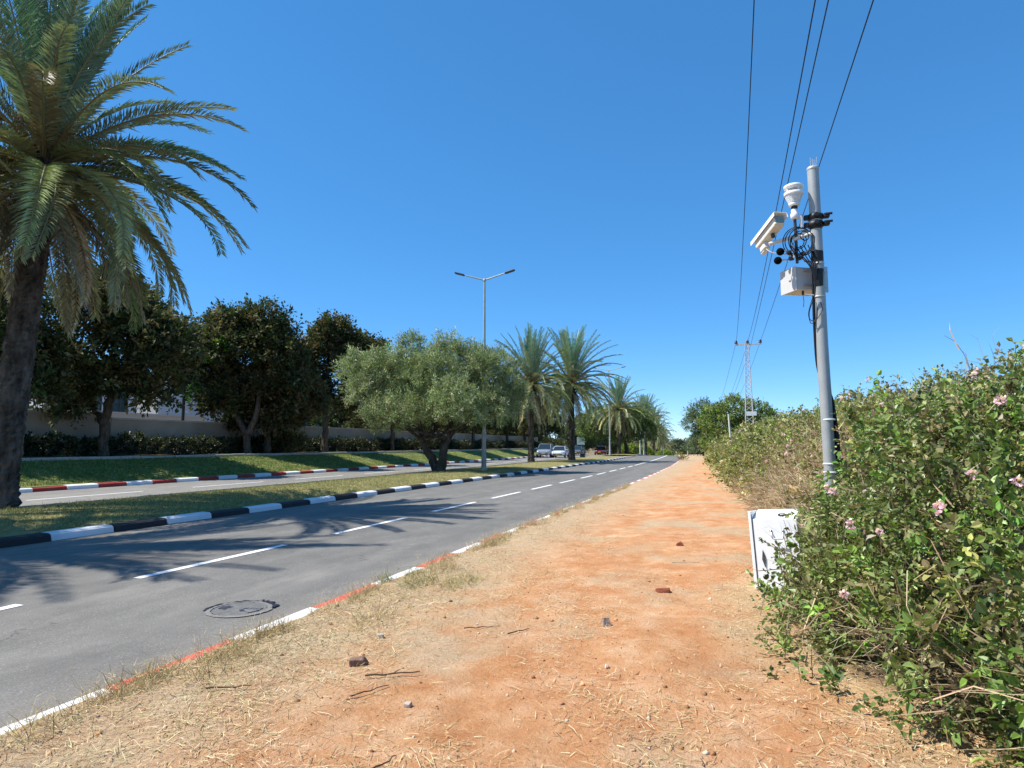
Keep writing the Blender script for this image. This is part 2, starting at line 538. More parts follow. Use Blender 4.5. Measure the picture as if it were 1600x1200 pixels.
M = dict(
    soil=soil_mat(),
    asphalt=asphalt_mat('asphalt', .155),
    far_asphalt=asphalt_mat('pale_asphalt', .20),
    lawn=lawn_mat('dry_lawn', [(.3, (.10, .105, .035)), (.5, (.20, .19, .075)), (.72, (.36, .31, .14))], (.40, .33, .15)),
    turf=lawn_mat('green_turf', [(.3, (.05, .08, .018)), (.55, (.12, .17, .04)), (.75, (.22, .26, .08))], (.30, .28, .11)),
    earth=lawn_mat('bare_earth', [(.3, (.12, .09, .055)), (.6, (.22, .17, .10))], (.28, .21, .12)),
    paving=plain('paving', (.42, .37, .30), .85, bump=.3, scale=2.5),
    white_kerb=worn_paint('white_kerb_paint', (.80, .80, .80), (.42, .40, .37), .59),
    black_kerb=worn_paint('black_kerb_paint', (.022, .023, .026), (.13, .125, .115), .60, (.09, .06, .05)),
    red_kerb=worn_paint('red_kerb_paint', (.60, .115, .075), (.45, .30, .23), .6, (.45, .16, .1)),
    red_deep=worn_paint('dark_red_kerb_paint', (.33, .022, .022), (.3, .15, .12), .66),
    line=worn_paint('road_line_paint', (.82, .83, .84), (.2, .2, .2), .61, (.6, .58, .55)),
    leaf=leafmat('leaf'), frond=leafmat('frond', .14, .4, .45), gloss_leaf=leafmat('glossy_leaf', .24, .42, .4), dark_leaf=leafmat('dark_leaf', .2, .6, .15),
    straw=leafmat('straw', .12, .7, .2), clod=leafmat('clod', 0, .95, .1), petal=leafmat('petal', .35, .6, .2),
    palm_bark=bark_mat('palm_bark', (.032, .026, .02), (.15, .122, .10), 7),
    bark=bark_mat('bark', (.045, .034, .025), (.17, .13, .095)),
    olive_bark=bark_mat('olive_bark', (.03, .025, .02), (.13, .105, .08)),
    galv=plain('galvanised_steel', (.52, .53, .53), .5, .35, .5, .08, 9, .12, 40),
    pole_paint=plain('grey_pole_paint', (.38, .40, .395), .5, .15, .5, .07, 8, .05, 50),
    lamp_paint=plain('pale_green_pole_paint', (.40, .43, .36), .5, .2, .5, .1, 5),
    white_paint=plain('white_powder_coat', (.86, .87, .87), .42, 0, .5, .05, 5, .03, 30),
    cream=plain('cream_plastic', (.74, .72, .66), .5, 0, .4, .04, 4),
    grey_plastic=plain('light_grey_plastic', (.60, .60, .585), .5, 0, .4, .04, 5),
    black=plain('black_rubber', (.018, .018, .02), .5, 0, .4, .2, 9),
    foam=plain('black_foam', (.006, .006, .007), .95, 0, .05, .3, 40, .6, 300),
    dark_metal=plain('dark_metal', (.08, .085, .09), .4, .6),
    chrome=plain('handle_steel', (.45, .46, .47), .3, .9),
    teal_glass=plain('teal_glass', (.20, .30, .29), .15, 0, .6, .08, 9),
    iron=plain('cast_iron', (.06, .06, .075), .55, .5, .5, .25, 20, .3, 90),
    concrete=plain('concrete', (.36, .345, .32), .9, 0, .2, .18, 3, .5, 40),
    wallplaster=plain('beige_render', (.34, .285, .225), .95, 0, .15, .14, .9, .4, 18),
    wallstone=plain('beige_wall_cap', (.43, .37, .30), .9, 0, .15, .12, 1.5, .3, 20),
    facade=plain('white_render', (.58, .59, .60), .85, 0, .2, .04, .6, .1, 30),
    window=plain('window_glass', (.05, .09, .10), .08, 0, .8, .2, .8),
    brick=plain('broken_brick', (.24, .15, .11), .95, 0, .1, .25, 30, .7, 60),
    tile_red=plain('broken_clay_tile', (.22, .07, .04), .9, 0, .1, .2, 20, .5, 60),
    stone=plain('grey_stone', (.33, .28, .24), .95, 0, .1, .2, 25, .7, 50),
    twig=plain('dead_twig', (.13, .085, .055), .95, 0, .1, .3, 30),
    cable=plain('black_cable', (.014, .014, .016), .45, 0, .4, .2, 20),
    wire=plain('overhead_conductor', (.035, .04, .06), .5, .5, .4, .1, 2),
    insul=plain('dark_insulator', (.05, .04, .045), .3),
    blue_panel=plain('pale_blue_panel', (.24, .36, .42), .5, 0, .4, .1, 1.5),
    sign_white=plain('sign_white', (.75, .76, .74), .5),
    sign_green=plain('sign_green', (.22, .42, .25), .5),
    car_white=plain('white_car_paint', (.74, .75, .76), .22, .1, .6, .02),
    car_silver=plain('silver_car_paint', (.42, .46, .50), .25, .5, .6, .03),
    car_grey=plain('grey_car_paint', (.16, .19, .22), .25, .5, .6, .03),
    car_red=plain('red_car_paint', (.42, .02, .035), .22, .1, .6, .03),
    car_glass=plain('car_glass', (.02, .03, .035), .06, 0, .8, .1),
    tyre=plain('tyre_rubber', (.02, .02, .02), .85),
    light_lens=plain('headlamp_lens', (.7, .72, .75), .1, .3, .8, .02),
    plate=plain('yellow_plate', (.75, .55, .06), .5),
    orange_fibre=plain('orange_palm_stalk', (.42, .17, .05), .7, 0, .2, .25, 12),
)

# ------------------------------------------------------------------ lie of the land
def cz(Y):
    Y = np.asarray(Y, float)
    t = np.clip(Y - 95, 0, 45)
    z = -0.0006 * t * t
    return z - .054 * np.clip(Y - 140, 0, 160)

def sx(Y):
    Y = np.asarray(Y, float)
    t = np.clip(Y - 25, 0, 105)
    return -0.0004 * t * t - .084 * np.clip(Y - 130, 0, 2000)

EY = [-5, 1, 3.0, 3.9, 4.1, 4.6, 5.1, 6.7, 7.4, 8.4, 9.5, 18, 24.5, 38, 50, 64, 90, 130, 400]
EX = [3.2, 2.0, 1.25, 1.04, .80, .52, .28, .26, .62, .85, .85, .50, .0, -.6, -1.2, -1.8, -2.0, -4.0, -30]
def edge(Y):
    return np.interp(Y, EY, EX)

def verge_z(X, Y):
    u = X - edge(Y)
    bank = 1.75 * sstep((u - .55) / 3.4) + .25 * sstep((u - 4) / 6)
    lump = (.035 * noise2(X, Y, 1.3) + .016 * noise2(X + 7, Y, .34) + .006 * noise2(X, Y + 9, .13)) * sstep((X - sx(Y) + 3.6) / .5)
    return .115 + lump + .05 * sstep((X + 2.5) / 2.5) + bank + cz(Y)

def ground_z(x, Y):
    """x = distance across the road at Y (before the bend); ground level on the left side"""
    if x > -16.2 and x < -11: return .09 + .09 * math.sin(math.pi * (x + 16) / 5) + float(cz(Y))
    if x < -22.7: return float(np.interp(-x, [22.7, 23.2, 26.3, 28.2, 30.5, 60], [.15, .2, 1.02, 1.06, 1.25, 1.6])) + float(cz(Y))
    return float(cz(Y))

def rows(y0, y1, d0, g):
    r = [y0]; d = d0
    while r[-1] < y1:
        r.append(r[-1] + d); d *= g
    r[-1] = y1
    return np.array(r)

def strip(name, xs, Ys, zf, mat, label=None, shift=True, smooth=True):
    X, Y = np.meshgrid(xs, Ys)
    Xs = X + (sx(Y) if shift else 0)
    Z = zf(X, Y)
    mb = MB().grid(np.stack([Xs, Y, Z], -1), smooth=smooth)
    o = mb.build(name, mat)
    tag(o, kind='structure')
    return o

Yl = rows(-25, 420, .9, 1.03)
# base ground sheet out to the horizon
gx = np.array([-3000, -600, -200, -80, -40, -20, 0, 20, 60, 200, 600, 3000.])
gy = np.array([-300, -50, 0, 50, 95, 105, 115, 125, 135, 145, 180, 220, 260, 300, 500, 1000, 3500.])
strip('ground', gx, gy, lambda X, Y: cz(Y) - .12 - .0 * X, M['earth'], shift=False)
# carriageways
strip('road', np.linspace(-11.3, -3.45, 12), Yl, lambda X, Y: cz(Y) + .035 * (1 - ((X + 7.2) / 3.9) ** 2) - .035, M['asphalt'])
strip('far_road', np.linspace(-22.75, -15.8, 10), Yl, lambda X, Y: cz(Y) - .0, M['far_asphalt'])
# crossing gap in the median
strip('road_opening', np.linspace(-16.2, -11.0, 4), np.linspace(80.0, 92.5, 8), lambda X, Y: cz(Y) - .004, M['far_asphalt'])
# medians
def med(X, Y): return .085 + .10 * np.sin(np.pi * np.clip((X + 16.0) / 4.85, 0, 1)) + .012 * noise2(X, Y, .8) + cz(Y)
strip('median_lawn', np.linspace(-16.0, -11.25, 22), rows(-20, 80, .5, 1.01), med, M['lawn'])
strip('far_median_lawn', np.linspace(-16.0, -11.25, 12), rows(93, 400, 1.5, 1.02), med, M['lawn'])
# left bank, footpath, yard
strip('grass_bank', np.linspace(-26.3, -22.6, 16), Yl, lambda X, Y: np.interp(-X, [22.6, 23.1, 26.3], [.15, .2, 1.0]) + .03 * noise2(X, Y, 1.1) + cz(Y), M['turf'])
strip('footpath', np.linspace(-28.3, -26.25, 4), Yl, lambda X, Y: 1.03 + cz(Y) + 0 * X, M['paving'])
strip('planting_bed', np.linspace(-31, -28.25, 6), Yl, lambda X, Y: 1.08 + .04 * noise2(X, Y, .7) + cz(Y), M['earth'])
strip('yard', np.linspace(-120, -30.9, 8), Yl, lambda X, Y: 1.3 + cz(Y) + 0 * X, M['earth'])
# right verge and bank: one sheet, fine near the camera
vx = np.concatenate([np.linspace(-3.58, 1.6, 90), np.linspace(1.7, 6, 30), np.linspace(6.5, 40, 14)])
vy = np.concatenate([np.linspace(-6, 1.4, 12), rows(1.5, 420, .055, 1.022)])
Xv, Yv = np.meshgrid(vx, vy)
edge_wob = .05 * noise2(Yv, 0 * Yv, .5) * (Xv < -3.5)
Xw = Xv + edge_wob + sx(Yv) * np.clip(1.6 - (Xv + 3.5) / 8, 0, 1.6)
uu = Xw - edge(Yv)
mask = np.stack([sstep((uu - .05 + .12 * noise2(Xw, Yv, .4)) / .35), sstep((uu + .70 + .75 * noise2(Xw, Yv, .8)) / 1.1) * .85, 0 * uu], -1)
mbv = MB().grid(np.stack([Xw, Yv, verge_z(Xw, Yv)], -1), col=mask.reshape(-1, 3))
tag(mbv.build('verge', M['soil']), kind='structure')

# road markings
mk = MB()
def dash(x, y0, y1, w=.12, z=.005):
    ys = np.linspace(y0, y1, max(2, int((y1 - y0) / 2) + 2))
    P = np.stack([np.stack([x - w / 2 + sx(ys), ys, cz(ys) + z], -1), np.stack([x + w / 2 + sx(ys), ys, cz(ys) + z], -1)], 1)
    mk.grid(P, smooth=False)
zc = .035 * (1 - ((-6.8 + 7.2) / 3.9) ** 2) - .035 + .005
for k in range(-2, 13):
    y0 = 1.95 + 4.07 * k
    dash(-6.8, y0, y0 + 2.72, .125, zc)
dash(-6.8, 53.5, 330, .14, zc)
for k in range(-3, 50):
    y0 = 13.2 + 6.05 * k
    dash(-19.25, y0, y0 + 3.9, .13, .005)
tag(mk.build('road_markings', M['line']), kind='structure')

# kerbs --------------------------------------------------------------------
def kerb(name, prof, y_start, y_end, blk, mats, phase, xoff=0.0, sfac=1.0, gap=.02):
    mb = MB()
    k = 0; y = y_start
    rr = RS(3)
    while y < y_end:
        L = blk
        ys = np.linspace(y + gap / 2, y + L - gap / 2, 3 if y < 60 else 2)
        jx, jz = rr.normal(0, .006), rr.normal(0, .004)
        P = np.stack([np.stack([px + xoff + jx + sx(ys) * sfac, ys, pz + jz + cz(ys)], -1) for px, pz in prof], 1)
        mi = (k + phase) % 2
        mb.grid(P[:, ::-1], mi, smooth=False)
        for e, o in ((0, 0), (-1, 1)):
            mb.add(P[e] if o else P[e][::-1], [tuple(range(len(prof)))], mi)
        k += 1; y += L
    o = mb.build(name, mats)
    return tag(o, kind='structure')
kerb('median_kerb', [(-10.98, -.03), (-11.0, .07), (-11.05, .10), (-11.24, .105), (-11.25, -.03)], 8.0 - 1.19 * 24, 80, 1.19, [M['white_kerb'], M['black_kerb']], 0)
kerb('far_median_kerb', [(-10.98, -.03), (-11.0, .07), (-11.05, .10), (-11.24, .105), (-11.25, -.03)], 93, 330, 1.19, [M['white_kerb'], M['black_kerb']], 1)
kerb('median_back_kerb', [(-16.15, -.03), (-16.14, .13), (-15.96, .14), (-15.95, -.03)][::-1], -20, 80, 1.0, [M['concrete'], M['concrete']], 0)
kerb('verge_kerb', [(-3.77, -.04), (-3.76, .07), (-3.73, .10), (-3.50, .105), (-3.49, -.04)][::-1], 4.15 - 1.045 * 10, 260, 1.045, [M['white_kerb'], M['red_kerb']], 0, 0, 1.6)
kerb('far_kerb', [(-22.45, -.03), (-22.46, .12), (-22.52, .15), (-22.74, .16), (-22.75, -.03)], 16.8 - 1.2 * 30, 260, 1.2, [M['white_kerb'], M['red_deep']], 0)
kerb('path_kerb', [(-26.15, .90), (-26.16, 1.08), (-26.33, 1.09), (-26.34, .9)], -20, 200, 1.0, [M['paving'], M['paving']], 0)
# rounded nose of the near median
nz = MB()
for k in range(14):
    a0, a1 = math.pi * k / 14, math.pi * (k + 1) / 14
    cx, cy, r = -13.62 + float(sx(80)), 80.0, 2.55
    V = []
    for a in (a0, a1):
        for rad, z in ((r + .02, -.03), (r, .08), (r - .24, .105)):
            V.append((cx + rad * math.cos(a), cy + rad * .8 * math.sin(a), z))
    nz.add(V, [(0, 3, 4, 1), (1, 4, 5, 2)], k % 2)
V = [(cx + (r - .23) * math.cos(math.pi * k / 14), cy + (r - .23) * .8 * math.sin(math.pi * k / 14), .10) for k in range(15)]
nz.add(V, [tuple(range(15))], 2)
tag(nz.build('median_nose_kerb', [M['white_kerb'], M['black_kerb'], M['lawn']]), kind='structure')

# ------------------------------------------------------------------ foliage generators
def pick(pal, n, rng, jit=.22):
    pal = np.array(pal, float)
    c = pal[rng.randint(0, len(pal), n)]
    return np.clip(c * rng.normal(1, jit, (n, 1)) * rng.normal(1, .06, (n, 3)), .004, 1)

def sprays(mb, blobs, n, per, spray, L, W, pal, rng, up=.35, kind='diamond', inner=.2, spread=.35, clump_tint=.25, zmin=None, lowcut=-.75, out=.9, stems=None, fold=.25, droop=0.0, lump=.12, drop=None, patch=0.0):
    """n leafy twigs on the shells of ellipsoids blobs=[(cx,cy,cz,rx,ry,rz)], each with per leaves"""
    B = np.array(blobs, float)
    w = (B[:, 3] * B[:, 5]) ** .9
    bi = rng.choice(len(B), n, p=w / w.sum())
    d = unit(rng.normal(0, 1, (n, 3)))
    while True:
        bad = d[:, 2] < lowcut + rng.uniform(-.15, .15, n)
        if not bad.any(): break
        d[bad] = unit(rng.normal(0, 1, (bad.sum(), 3)))
    rad = np.where(rng.uniform(0, 1, n) < inner, rng.uniform(.35, .85, n), rng.uniform(.86, 1.03, n))
    rad = rad * (1 + lump * np.sin(d[:, 0] * 5 + bi * 1.7) * np.sin(d[:, 1] * 6 + bi) + lump * .8 * np.sin(d[:, 2] * 9 + d[:, 0] * 7 + bi * 2.3))
    C = B[bi, :3] + d * B[bi, 3:] * rad[:, None]
    # drop twigs buried deep inside another blob
    keep = np.ones(n, bool)
    for j in range(len(B)):
        q = (((C - B[j, :3]) / B[j, 3:]) ** 2).sum(1)
        keep &= ~((q < .55) & (bi != j) & (rng.uniform(0, 1, n) > inner))
    if zmin is not None: keep &= C[:, 2] > zmin
    if drop is not None: keep &= ~drop(C)
    C, d = C[keep], d[keep]; n = len(C)
    td = unit(d * out + rng.normal(0, .45, (n, 3)) + np.array([0, 0, up]))
    sl = spray * rng.uniform(.55, 1.3, n)
    base = pick(pal, n, rng, clump_tint)
    if patch: base = np.clip(base * (1 + patch * noise2(C[:, 1] * 1.0 + C[:, 2], C[:, 0] * .7 + C[:, 2] * 1.3, .9, 2))[:, None], .01, 1)
    csz = rng.uniform(.62, 1.42, n)
    t = np.tile(np.linspace(0.05, 1, per), n) + rng.uniform(-.04, .04, n * per)
    ii = np.repeat(np.arange(n), per)
    side = unit(np.cross(td[ii], unit(rng.normal(0, 1, (n * per, 3)))))
    P = C[ii] + td[ii] * (sl[ii] * t)[:, None] + side * (spread * sl[ii] * rng.uniform(0, .35, n * per))[:, None]
    D = unit(td[ii] * .75 + side * rng.uniform(.5, 1.2, (n * per, 1)) + rng.normal(0, .2, (n * per, 3)))
    N = unit(rng.normal(0, .55, (n * per, 3)) + np.array([0, 0, .8]) + d[ii] * .35)
    col = np.clip(base[ii] * rng.normal(1, .16, (n * per, 1)), .004, 1)
    Ls = L * rng.uniform(.65, 1.2, n * per) * csz[ii]
    mb.leaves(P, D, N, Ls, Ls * (W / L), col, fold, kind, droop)
    if stems is not None:
        k = rng.choice(n, min(n, stems[1]), replace=False)
        stems[0].leaves(C[k] - td[k] * sl[k][:, None] * .5, td[k], unit(rng.normal(0, 1, (len(k), 3))), sl[k] * 1.6, stems[2], pick(stems[3], len(k), rng), .1, 'blade')
    return C, td

def explode(bl, k, fr, seed, push=.72):
    rng = RS(seed); out = []
    for b in bl:
        out.append(tuple(b[:3]) + tuple(np.array(b[3:]) * .62))
        for i in range(k):
            d = unit(rng.normal(0, 1, 3)); d[2] = max(d[2], -.45)
            q = fr * rng.uniform(.7, 1.3)
            out.append(tuple(np.array(b[:3]) + d * np.array(b[3:]) * push * rng.uniform(.85, 1.15)) + tuple(np.array(b[3:]) * q))
    return out

def limb(mb, p0, p1, r0, r1, rng, seg=6, wob=.12, n=7, mat=0):
    p0, p1 = np.array(p0, float), np.array(p1, float)
    t = np.linspace(0, 1, seg)[:, None]
    L = np.linalg.norm(p1 - p0)
    P = p0 + (p1 - p0) * t + rng.normal(0, wob * L / seg, (seg, 3)) * np.sin(t * math.pi)
    P[:, 2] += .10 * L * np.sin(t[:, 0] * math.pi) * (-.5 if p1[2] > p0[2] else .5)
    mb.tube(P, np.linspace(r0, r1, seg), n, mat)
    return P

# ------------------------------------------------------------------ palms
PAL_UP = [(.135, .195, .115), (.165, .22, .135), (.115, .175, .105), (.20, .245, .155)]
PAL_MID = [(.17, .21, .115), (.205, .235, .13), (.145, .185, .10), (.26, .27, .15)]
PAL_LOW = [(.23, .215, .10), (.29, .26, .125), (.19, .185, .085), (.36, .32, .165)]
PAL_DRY = [(.30, .22, .13), (.24, .17, .10), (.36, .28, .17), (.20, .14, .085)]

def frond(mb, base, az, el, L, nl, rng, pal, curve, lw, ll, dry=False):
    """one pinnate leaf: arching rachis with leaflets in a shallow V"""
    K = 18
    t = np.linspace(0, 1, K)
    ang = el - curve * (t ** 1.6) * (1 if el > -1.2 else .3)
    ang = np.maximum(ang, -1.5)
    ds = L / (K - 1)
    hx = np.concatenate([[0], np.cumsum(np.cos(ang[:-1]) * ds)])
    hz = np.concatenate([[0], np.cumsum(np.sin(ang[:-1]) * ds)])
    sway = rng.normal(0, .10) * (t ** 2) * L
    ca, sa = math.cos(az), math.sin(az)
    Pr = np.stack([base[0] + hx * ca - sway * sa, base[1] + hx * sa + sway * ca, base[2] + hz], 1)
    rc = np.array([.30, .25, .12]) if not dry else np.array([.30, .20, .11])
    mb.tube(Pr, np.interp(t, [0, .1, 1], [.05, .03, .006]) * (L / 4.3), 4, 0, rc, True, False)
    T = unit(np.gradient(Pr, axis=0))
    u = np.linspace(.10, .995, nl)
    u = np.concatenate([u, u]) + rng.uniform(-.4, .4, 2 * nl) * .9 / nl
    u = np.clip(u, .08, 1)
    sd = np.repeat([1.0, -1.0], nl)
    def interp(A): return np.stack([np.interp(u, t, A[:, k]) for k in range(3)], 1)
    P = interp(Pr); Tt = unit(interp(T))
    S = unit(np.cross(Tt, np.array([0, 0, 1.0]) + 1e-3)) * sd[:, None]
    steep = np.abs(Tt[:, 2:3]) > .985
    S = np.where(steep, np.array([-sa, ca, 0]) * sd[:, None], S)
    U = unit(np.cross(S, Tt) * sd[:, None])
    rise = (.35 + rng.normal(0, .18, 2 * nl))[:, None] if not dry else (-.1 + rng.normal(0, .3, 2 * nl))[:, None]
    fwd = np.interp(u, [0, .3, 1], [.35, .75, 1.5])[:, None]
    D = unit(Tt * fwd + S * (1 + rng.normal(0, .1, (2 * nl, 1))) + U * rise)
    Ls = ll * np.interp(u, [.08, .25, .6, 1], [.45, 1, .95, .45]) * rng.uniform(.8, 1.1, 2 * nl)
    c = np.array([1.03, 1.2, 1.2]) * np.tile(pick(pal, 1, rng, .12), (2 * nl, 1)) * rng.normal(1, .16, (2 * nl, 1))
    c = np.clip(c, .01, 1)
    mb.leaves(P, D, U, Ls, lw, c, .35, 'diamond', .10 if not dry else .3)

def palm_mesh(seed, H, nf, nl, lw, L, fruit=True, detail=1, tilt=None, warm=1.0):
    """trunk, crown, dead-frond skirt and fruit-stalk meshes of a date palm with heart at height H"""
    rng = RS(seed)
    tr = MB()
    n = 26 if detail else 12
    k = int(H * (14 if detail else 5))
    z = np.linspace(-.25, H - .15, k)
    th = np.arange(n) * 2 * math.pi / n
    A, Z = np.meshgrid(th, z)
    lean = .02 * rng.normal(0, 1, 2)
    if tilt is not None: lean = np.array(tilt)
    r = np.interp(Z, [-.25, .25, .8, H * .6, H - 1.2, H - .4, H], [.43, .36, .31, .30, .33, .42, .30]) * (.8 if warm > 1 else 1)
    ph = (A * 9 / (2 * math.pi) + Z * 3.2) ; ph2 = (A * 9 / (2 * math.pi) - Z * 3.2)
    sc = np.maximum(np.abs(np.sin(ph * math.pi)), np.abs(np.sin(ph2 * math.pi)))
    rr = r * (1 + .27 * (sc - .8) + .06 * rng.normal(0, 1, A.shape) * detail)
    bendx = .25 * np.sin(Z / H * 1.6) * lean[0] * 20
    P = np.stack([rr * np.cos(A) + bendx, rr * np.sin(A) + .2 * lean[1] * Z, Z], -1)
    P = np.concatenate([P, P[:, :1]], 1)
    tr.grid(P, smooth=False)
    top = np.array([bendx[-1, 0], .2 * lean[1] * z[-1], H])
    # cut leaf bases below the crown
    nb = 70 if detail else 24
    for i in range(nb):
        a = i * 2.39996; zz = H - 1.5 + 1.5 * i / nb
        d = np.array([math.cos(a), math.sin(a), .9]); d /= np.linalg.norm(d)
        b0 = top + np.array([.30 * math.cos(a), .30 * math.sin(a), zz - H])
        tr.tube([b0, b0 + d * rng.uniform(.18, .4)], [.06, .025], 4, 0)
    cr = MB(); sk = MB(); fr = MB()
    for i in range(nf):
        f = (i / (nf - 1)) ** .85                                   # 0 centre .. 1 lowest
        az = i * 2.39996 + rng.normal(0, .15)
        el = np.interp(f, [0, .26, .40, .52, .68, .85, 1], [1.53, 1.34, 1.05, .60, .18, -.25, -.62]) + rng.normal(0, .10)
        cv = np.interp(f, [0, .2, .45, .7, 1], [.14, .30, .85, 1.30, 1.05]) * rng.uniform(.8, 1.2)
        pal = [tuple(np.array(c) * (warm ** .7)) for c in PAL_UP] if f < .34 else (PAL_MID if f < .62 else [tuple(np.array(c) * [warm, warm * .97, warm * .9]) for c in PAL_LOW])
        LL = L * np.interp(f, [0, .2, .5, 1], [.86, 1.0, 1.02, .95]) * rng.uniform(.9, 1.08)
        b = top + np.array([.16 * math.cos(az), .16 * math.sin(az), .25 - f * .75])
        frond(cr, b, az, el, LL, nl, rng, pal, cv, lw, (.50 if detail else .52) * (L / 4.6))
    for i in range(max(6, nf // 6)):
        az = i * 2.39996 * 1.37 + rng.normal(0, .3)
        b = top + np.array([.28 * math.cos(az), .28 * math.sin(az), -.7 - .3 * rng.uniform()])
        frond(sk, b, az, -.85 + rng.normal(0, .2), L * rng.uniform(.55, .85), max(10, int(nl * .6)), rng, PAL_DRY, .75, lw, .3 * (L / 4.3), True)
    if fruit:
        for i in range(9):
            az = i * 2.39996 + .4
            d = np.array([math.cos(az), math.sin(az), 0])
            q = [top + d * .2 + [0, 0, .0], top + d * .6 + [0, 0, .45], top + d * 1.0 + [0, 0, .35 + .2 * rng.uniform()]]
            fr.tube(q, [.045, .035, .02], 5, 0)
            for s in range(26 if detail else 10):
                dd = unit(d * .9 + rng.normal(0, .5, 3) + [0, 0, -.25])
                e = q[2]
                fr.tube([e, e + dd * .32, e + dd * .55 + [0, 0, -.18]], [.009, .007, .004], 3, 0, caps=False)
    out = [('trunk', tr.mesh('palm_trunk', [M['palm_bark']])), ('crown', cr.mesh('palm_crown', [M['frond']])), ('dead_fronds', sk.mesh('palm_dead_fronds', [M['frond']]))]
    if fruit: out.append(('fruit_stalks', fr.mesh('palm_fruit_stalks', [M['orange_fibre']])))
    return out

def place_palm(parts, x, Y, label, rz=0.0, scale=1.0, z=None, group='date palms along the median'):
    t = thing('date_palm', label, 'palm tree', (x, Y, ground_z(-14, Y) if z is None else z), rz, group)
    t.scale = (scale, scale, scale)
    for nm, me in parts:
        o = bpy.data.objects.new(nm, me); COL.objects.link(o); o.parent = t
    return t

pa = palm_mesh(11, 8.75, 124, 96, .040, 5.0, tilt=(0, .30))
place_palm(pa, -16.3, 10.55, 'huge date palm at the left edge with a thick rough trunk beside the far road', 0)
pb = palm_mesh(23, 8.4, 104, 64, .042, 4.8)
place_palm(pb, -16.4, 4.6, 'date palm outside the left edge whose frond tips reach into the top left corner', R(80))
pc = palm_mesh(37, 7.0, 118, 50, .055, 4.75, detail=1, warm=1.5)
place_palm(pc, -16.5, 54.0, 'date palm beside the olive tree standing in front of the silver car', R(0))
place_palm(pc, -14.2, 59.7, 'date palm with a bare dark trunk standing in front of the grey car', R(140), 1.08)
pd = palm_mesh(53, 7.2, 96, 34, .09, 5.0, True, 0, warm=1.55)
far = [(-16.4, 101, 1.0, 'date palm whose crown rises above the round green tree beyond the second lamp'),
       (-15.6, 128, 1.0, 'date palm just behind the white and green sign'),
       (-17.6, 134, .95, 'date palm in the cluster of trunks behind the sign, set back to the left'),
       (-16.5, 150, 1.02, 'date palm next beyond the trunk cluster behind the sign'),
       (-18.2, 172, 1.0, 'small looking date palm fourth from the end of the receding row'),
       (-20.2, 196, 1.0, 'small looking date palm third from the end of the receding row'),
       (-22.0, 222, 1.05, 'small looking date palm second from the end of the receding row'),
       (-24.5, 255, 1.05, 'last and smallest looking date palm where the road drops away')]
for i, (x, Y, s, lb) in enumerate(far):
    place_palm(pd, x, Y, lb, i * 1.3, s, ground_z(-14, Y))

# ------------------------------------------------------------------ broadleaf trees
CR, CF = np.array([.947, .3206, 0]), np.array([-.3206, .947, 0])     # picture-right and depth at this heading
def rel(items):
    """blobs given as (right, depth, height, r_right, r_depth, r_height)"""
    out = []
    for a, b, h, r1, r2, r3 in items:
        c = CR * a + CF * b
        out.append((c[0], c[1], h, (r1 + r2) / 2 if abs(r1 - r2) < .5 else r1, r2, r3))
    return out

def tree(name, label, cat, loc, blobs, trunk, bark, seed, n, per, spray, L, W, pal, group=None, mat='leaf', limbs=14, **kw):
    rng = RS(seed)
    t = thing(name, label, cat, loc, 0, group)
    cb = MB()
    C, td = sprays(cb, blobs, n, per, spray, L, W, pal, rng, **kw)
    tb = MB()
    tops = []
    for pts, r0, r1 in trunk:
        pts = np.array(pts, float)
        tt = np.linspace(0, 1, len(pts)); t2 = np.linspace(0, 1, len(pts) * 4)
        P = np.stack([np.interp(t2, tt, pts[:, k]) for k in range(3)], 1) + rng.normal(0, .025, (len(t2), 3))
        rad = np.linspace(r0, r1, len(t2)) * (1 + rng.normal(0, .05, len(t2)))
        rad[0] *= 1.35
        tb.tube(P, rad, 9, 0)
        tops.append((P[-1], r1)); tops.append((P[int(len(P) * .75)], r1))
    for k in range(limbs):
        p, r = tops[k % len(tops)]
        j = rng.randint(0, len(blobs))
        e = np.array(blobs[j][:3]) + rng.normal(0, .4, 3) * np.array(blobs[j][3:]) * .7
        Q = limb(tb, p, e, r * .75, .03, rng)
        for s in range(3):
            q = Q[rng.randint(2, 6)]
            limb(tb, q, q + unit(rng.normal(0, 1, 3) + [0, 0, .4]) * rng.uniform(.5, 1.3), .03, .01, rng, 4, .15, 5)
    tb.build('trunk', M[bark], t)
    cb.build('crown', M[mat], t)
    return t

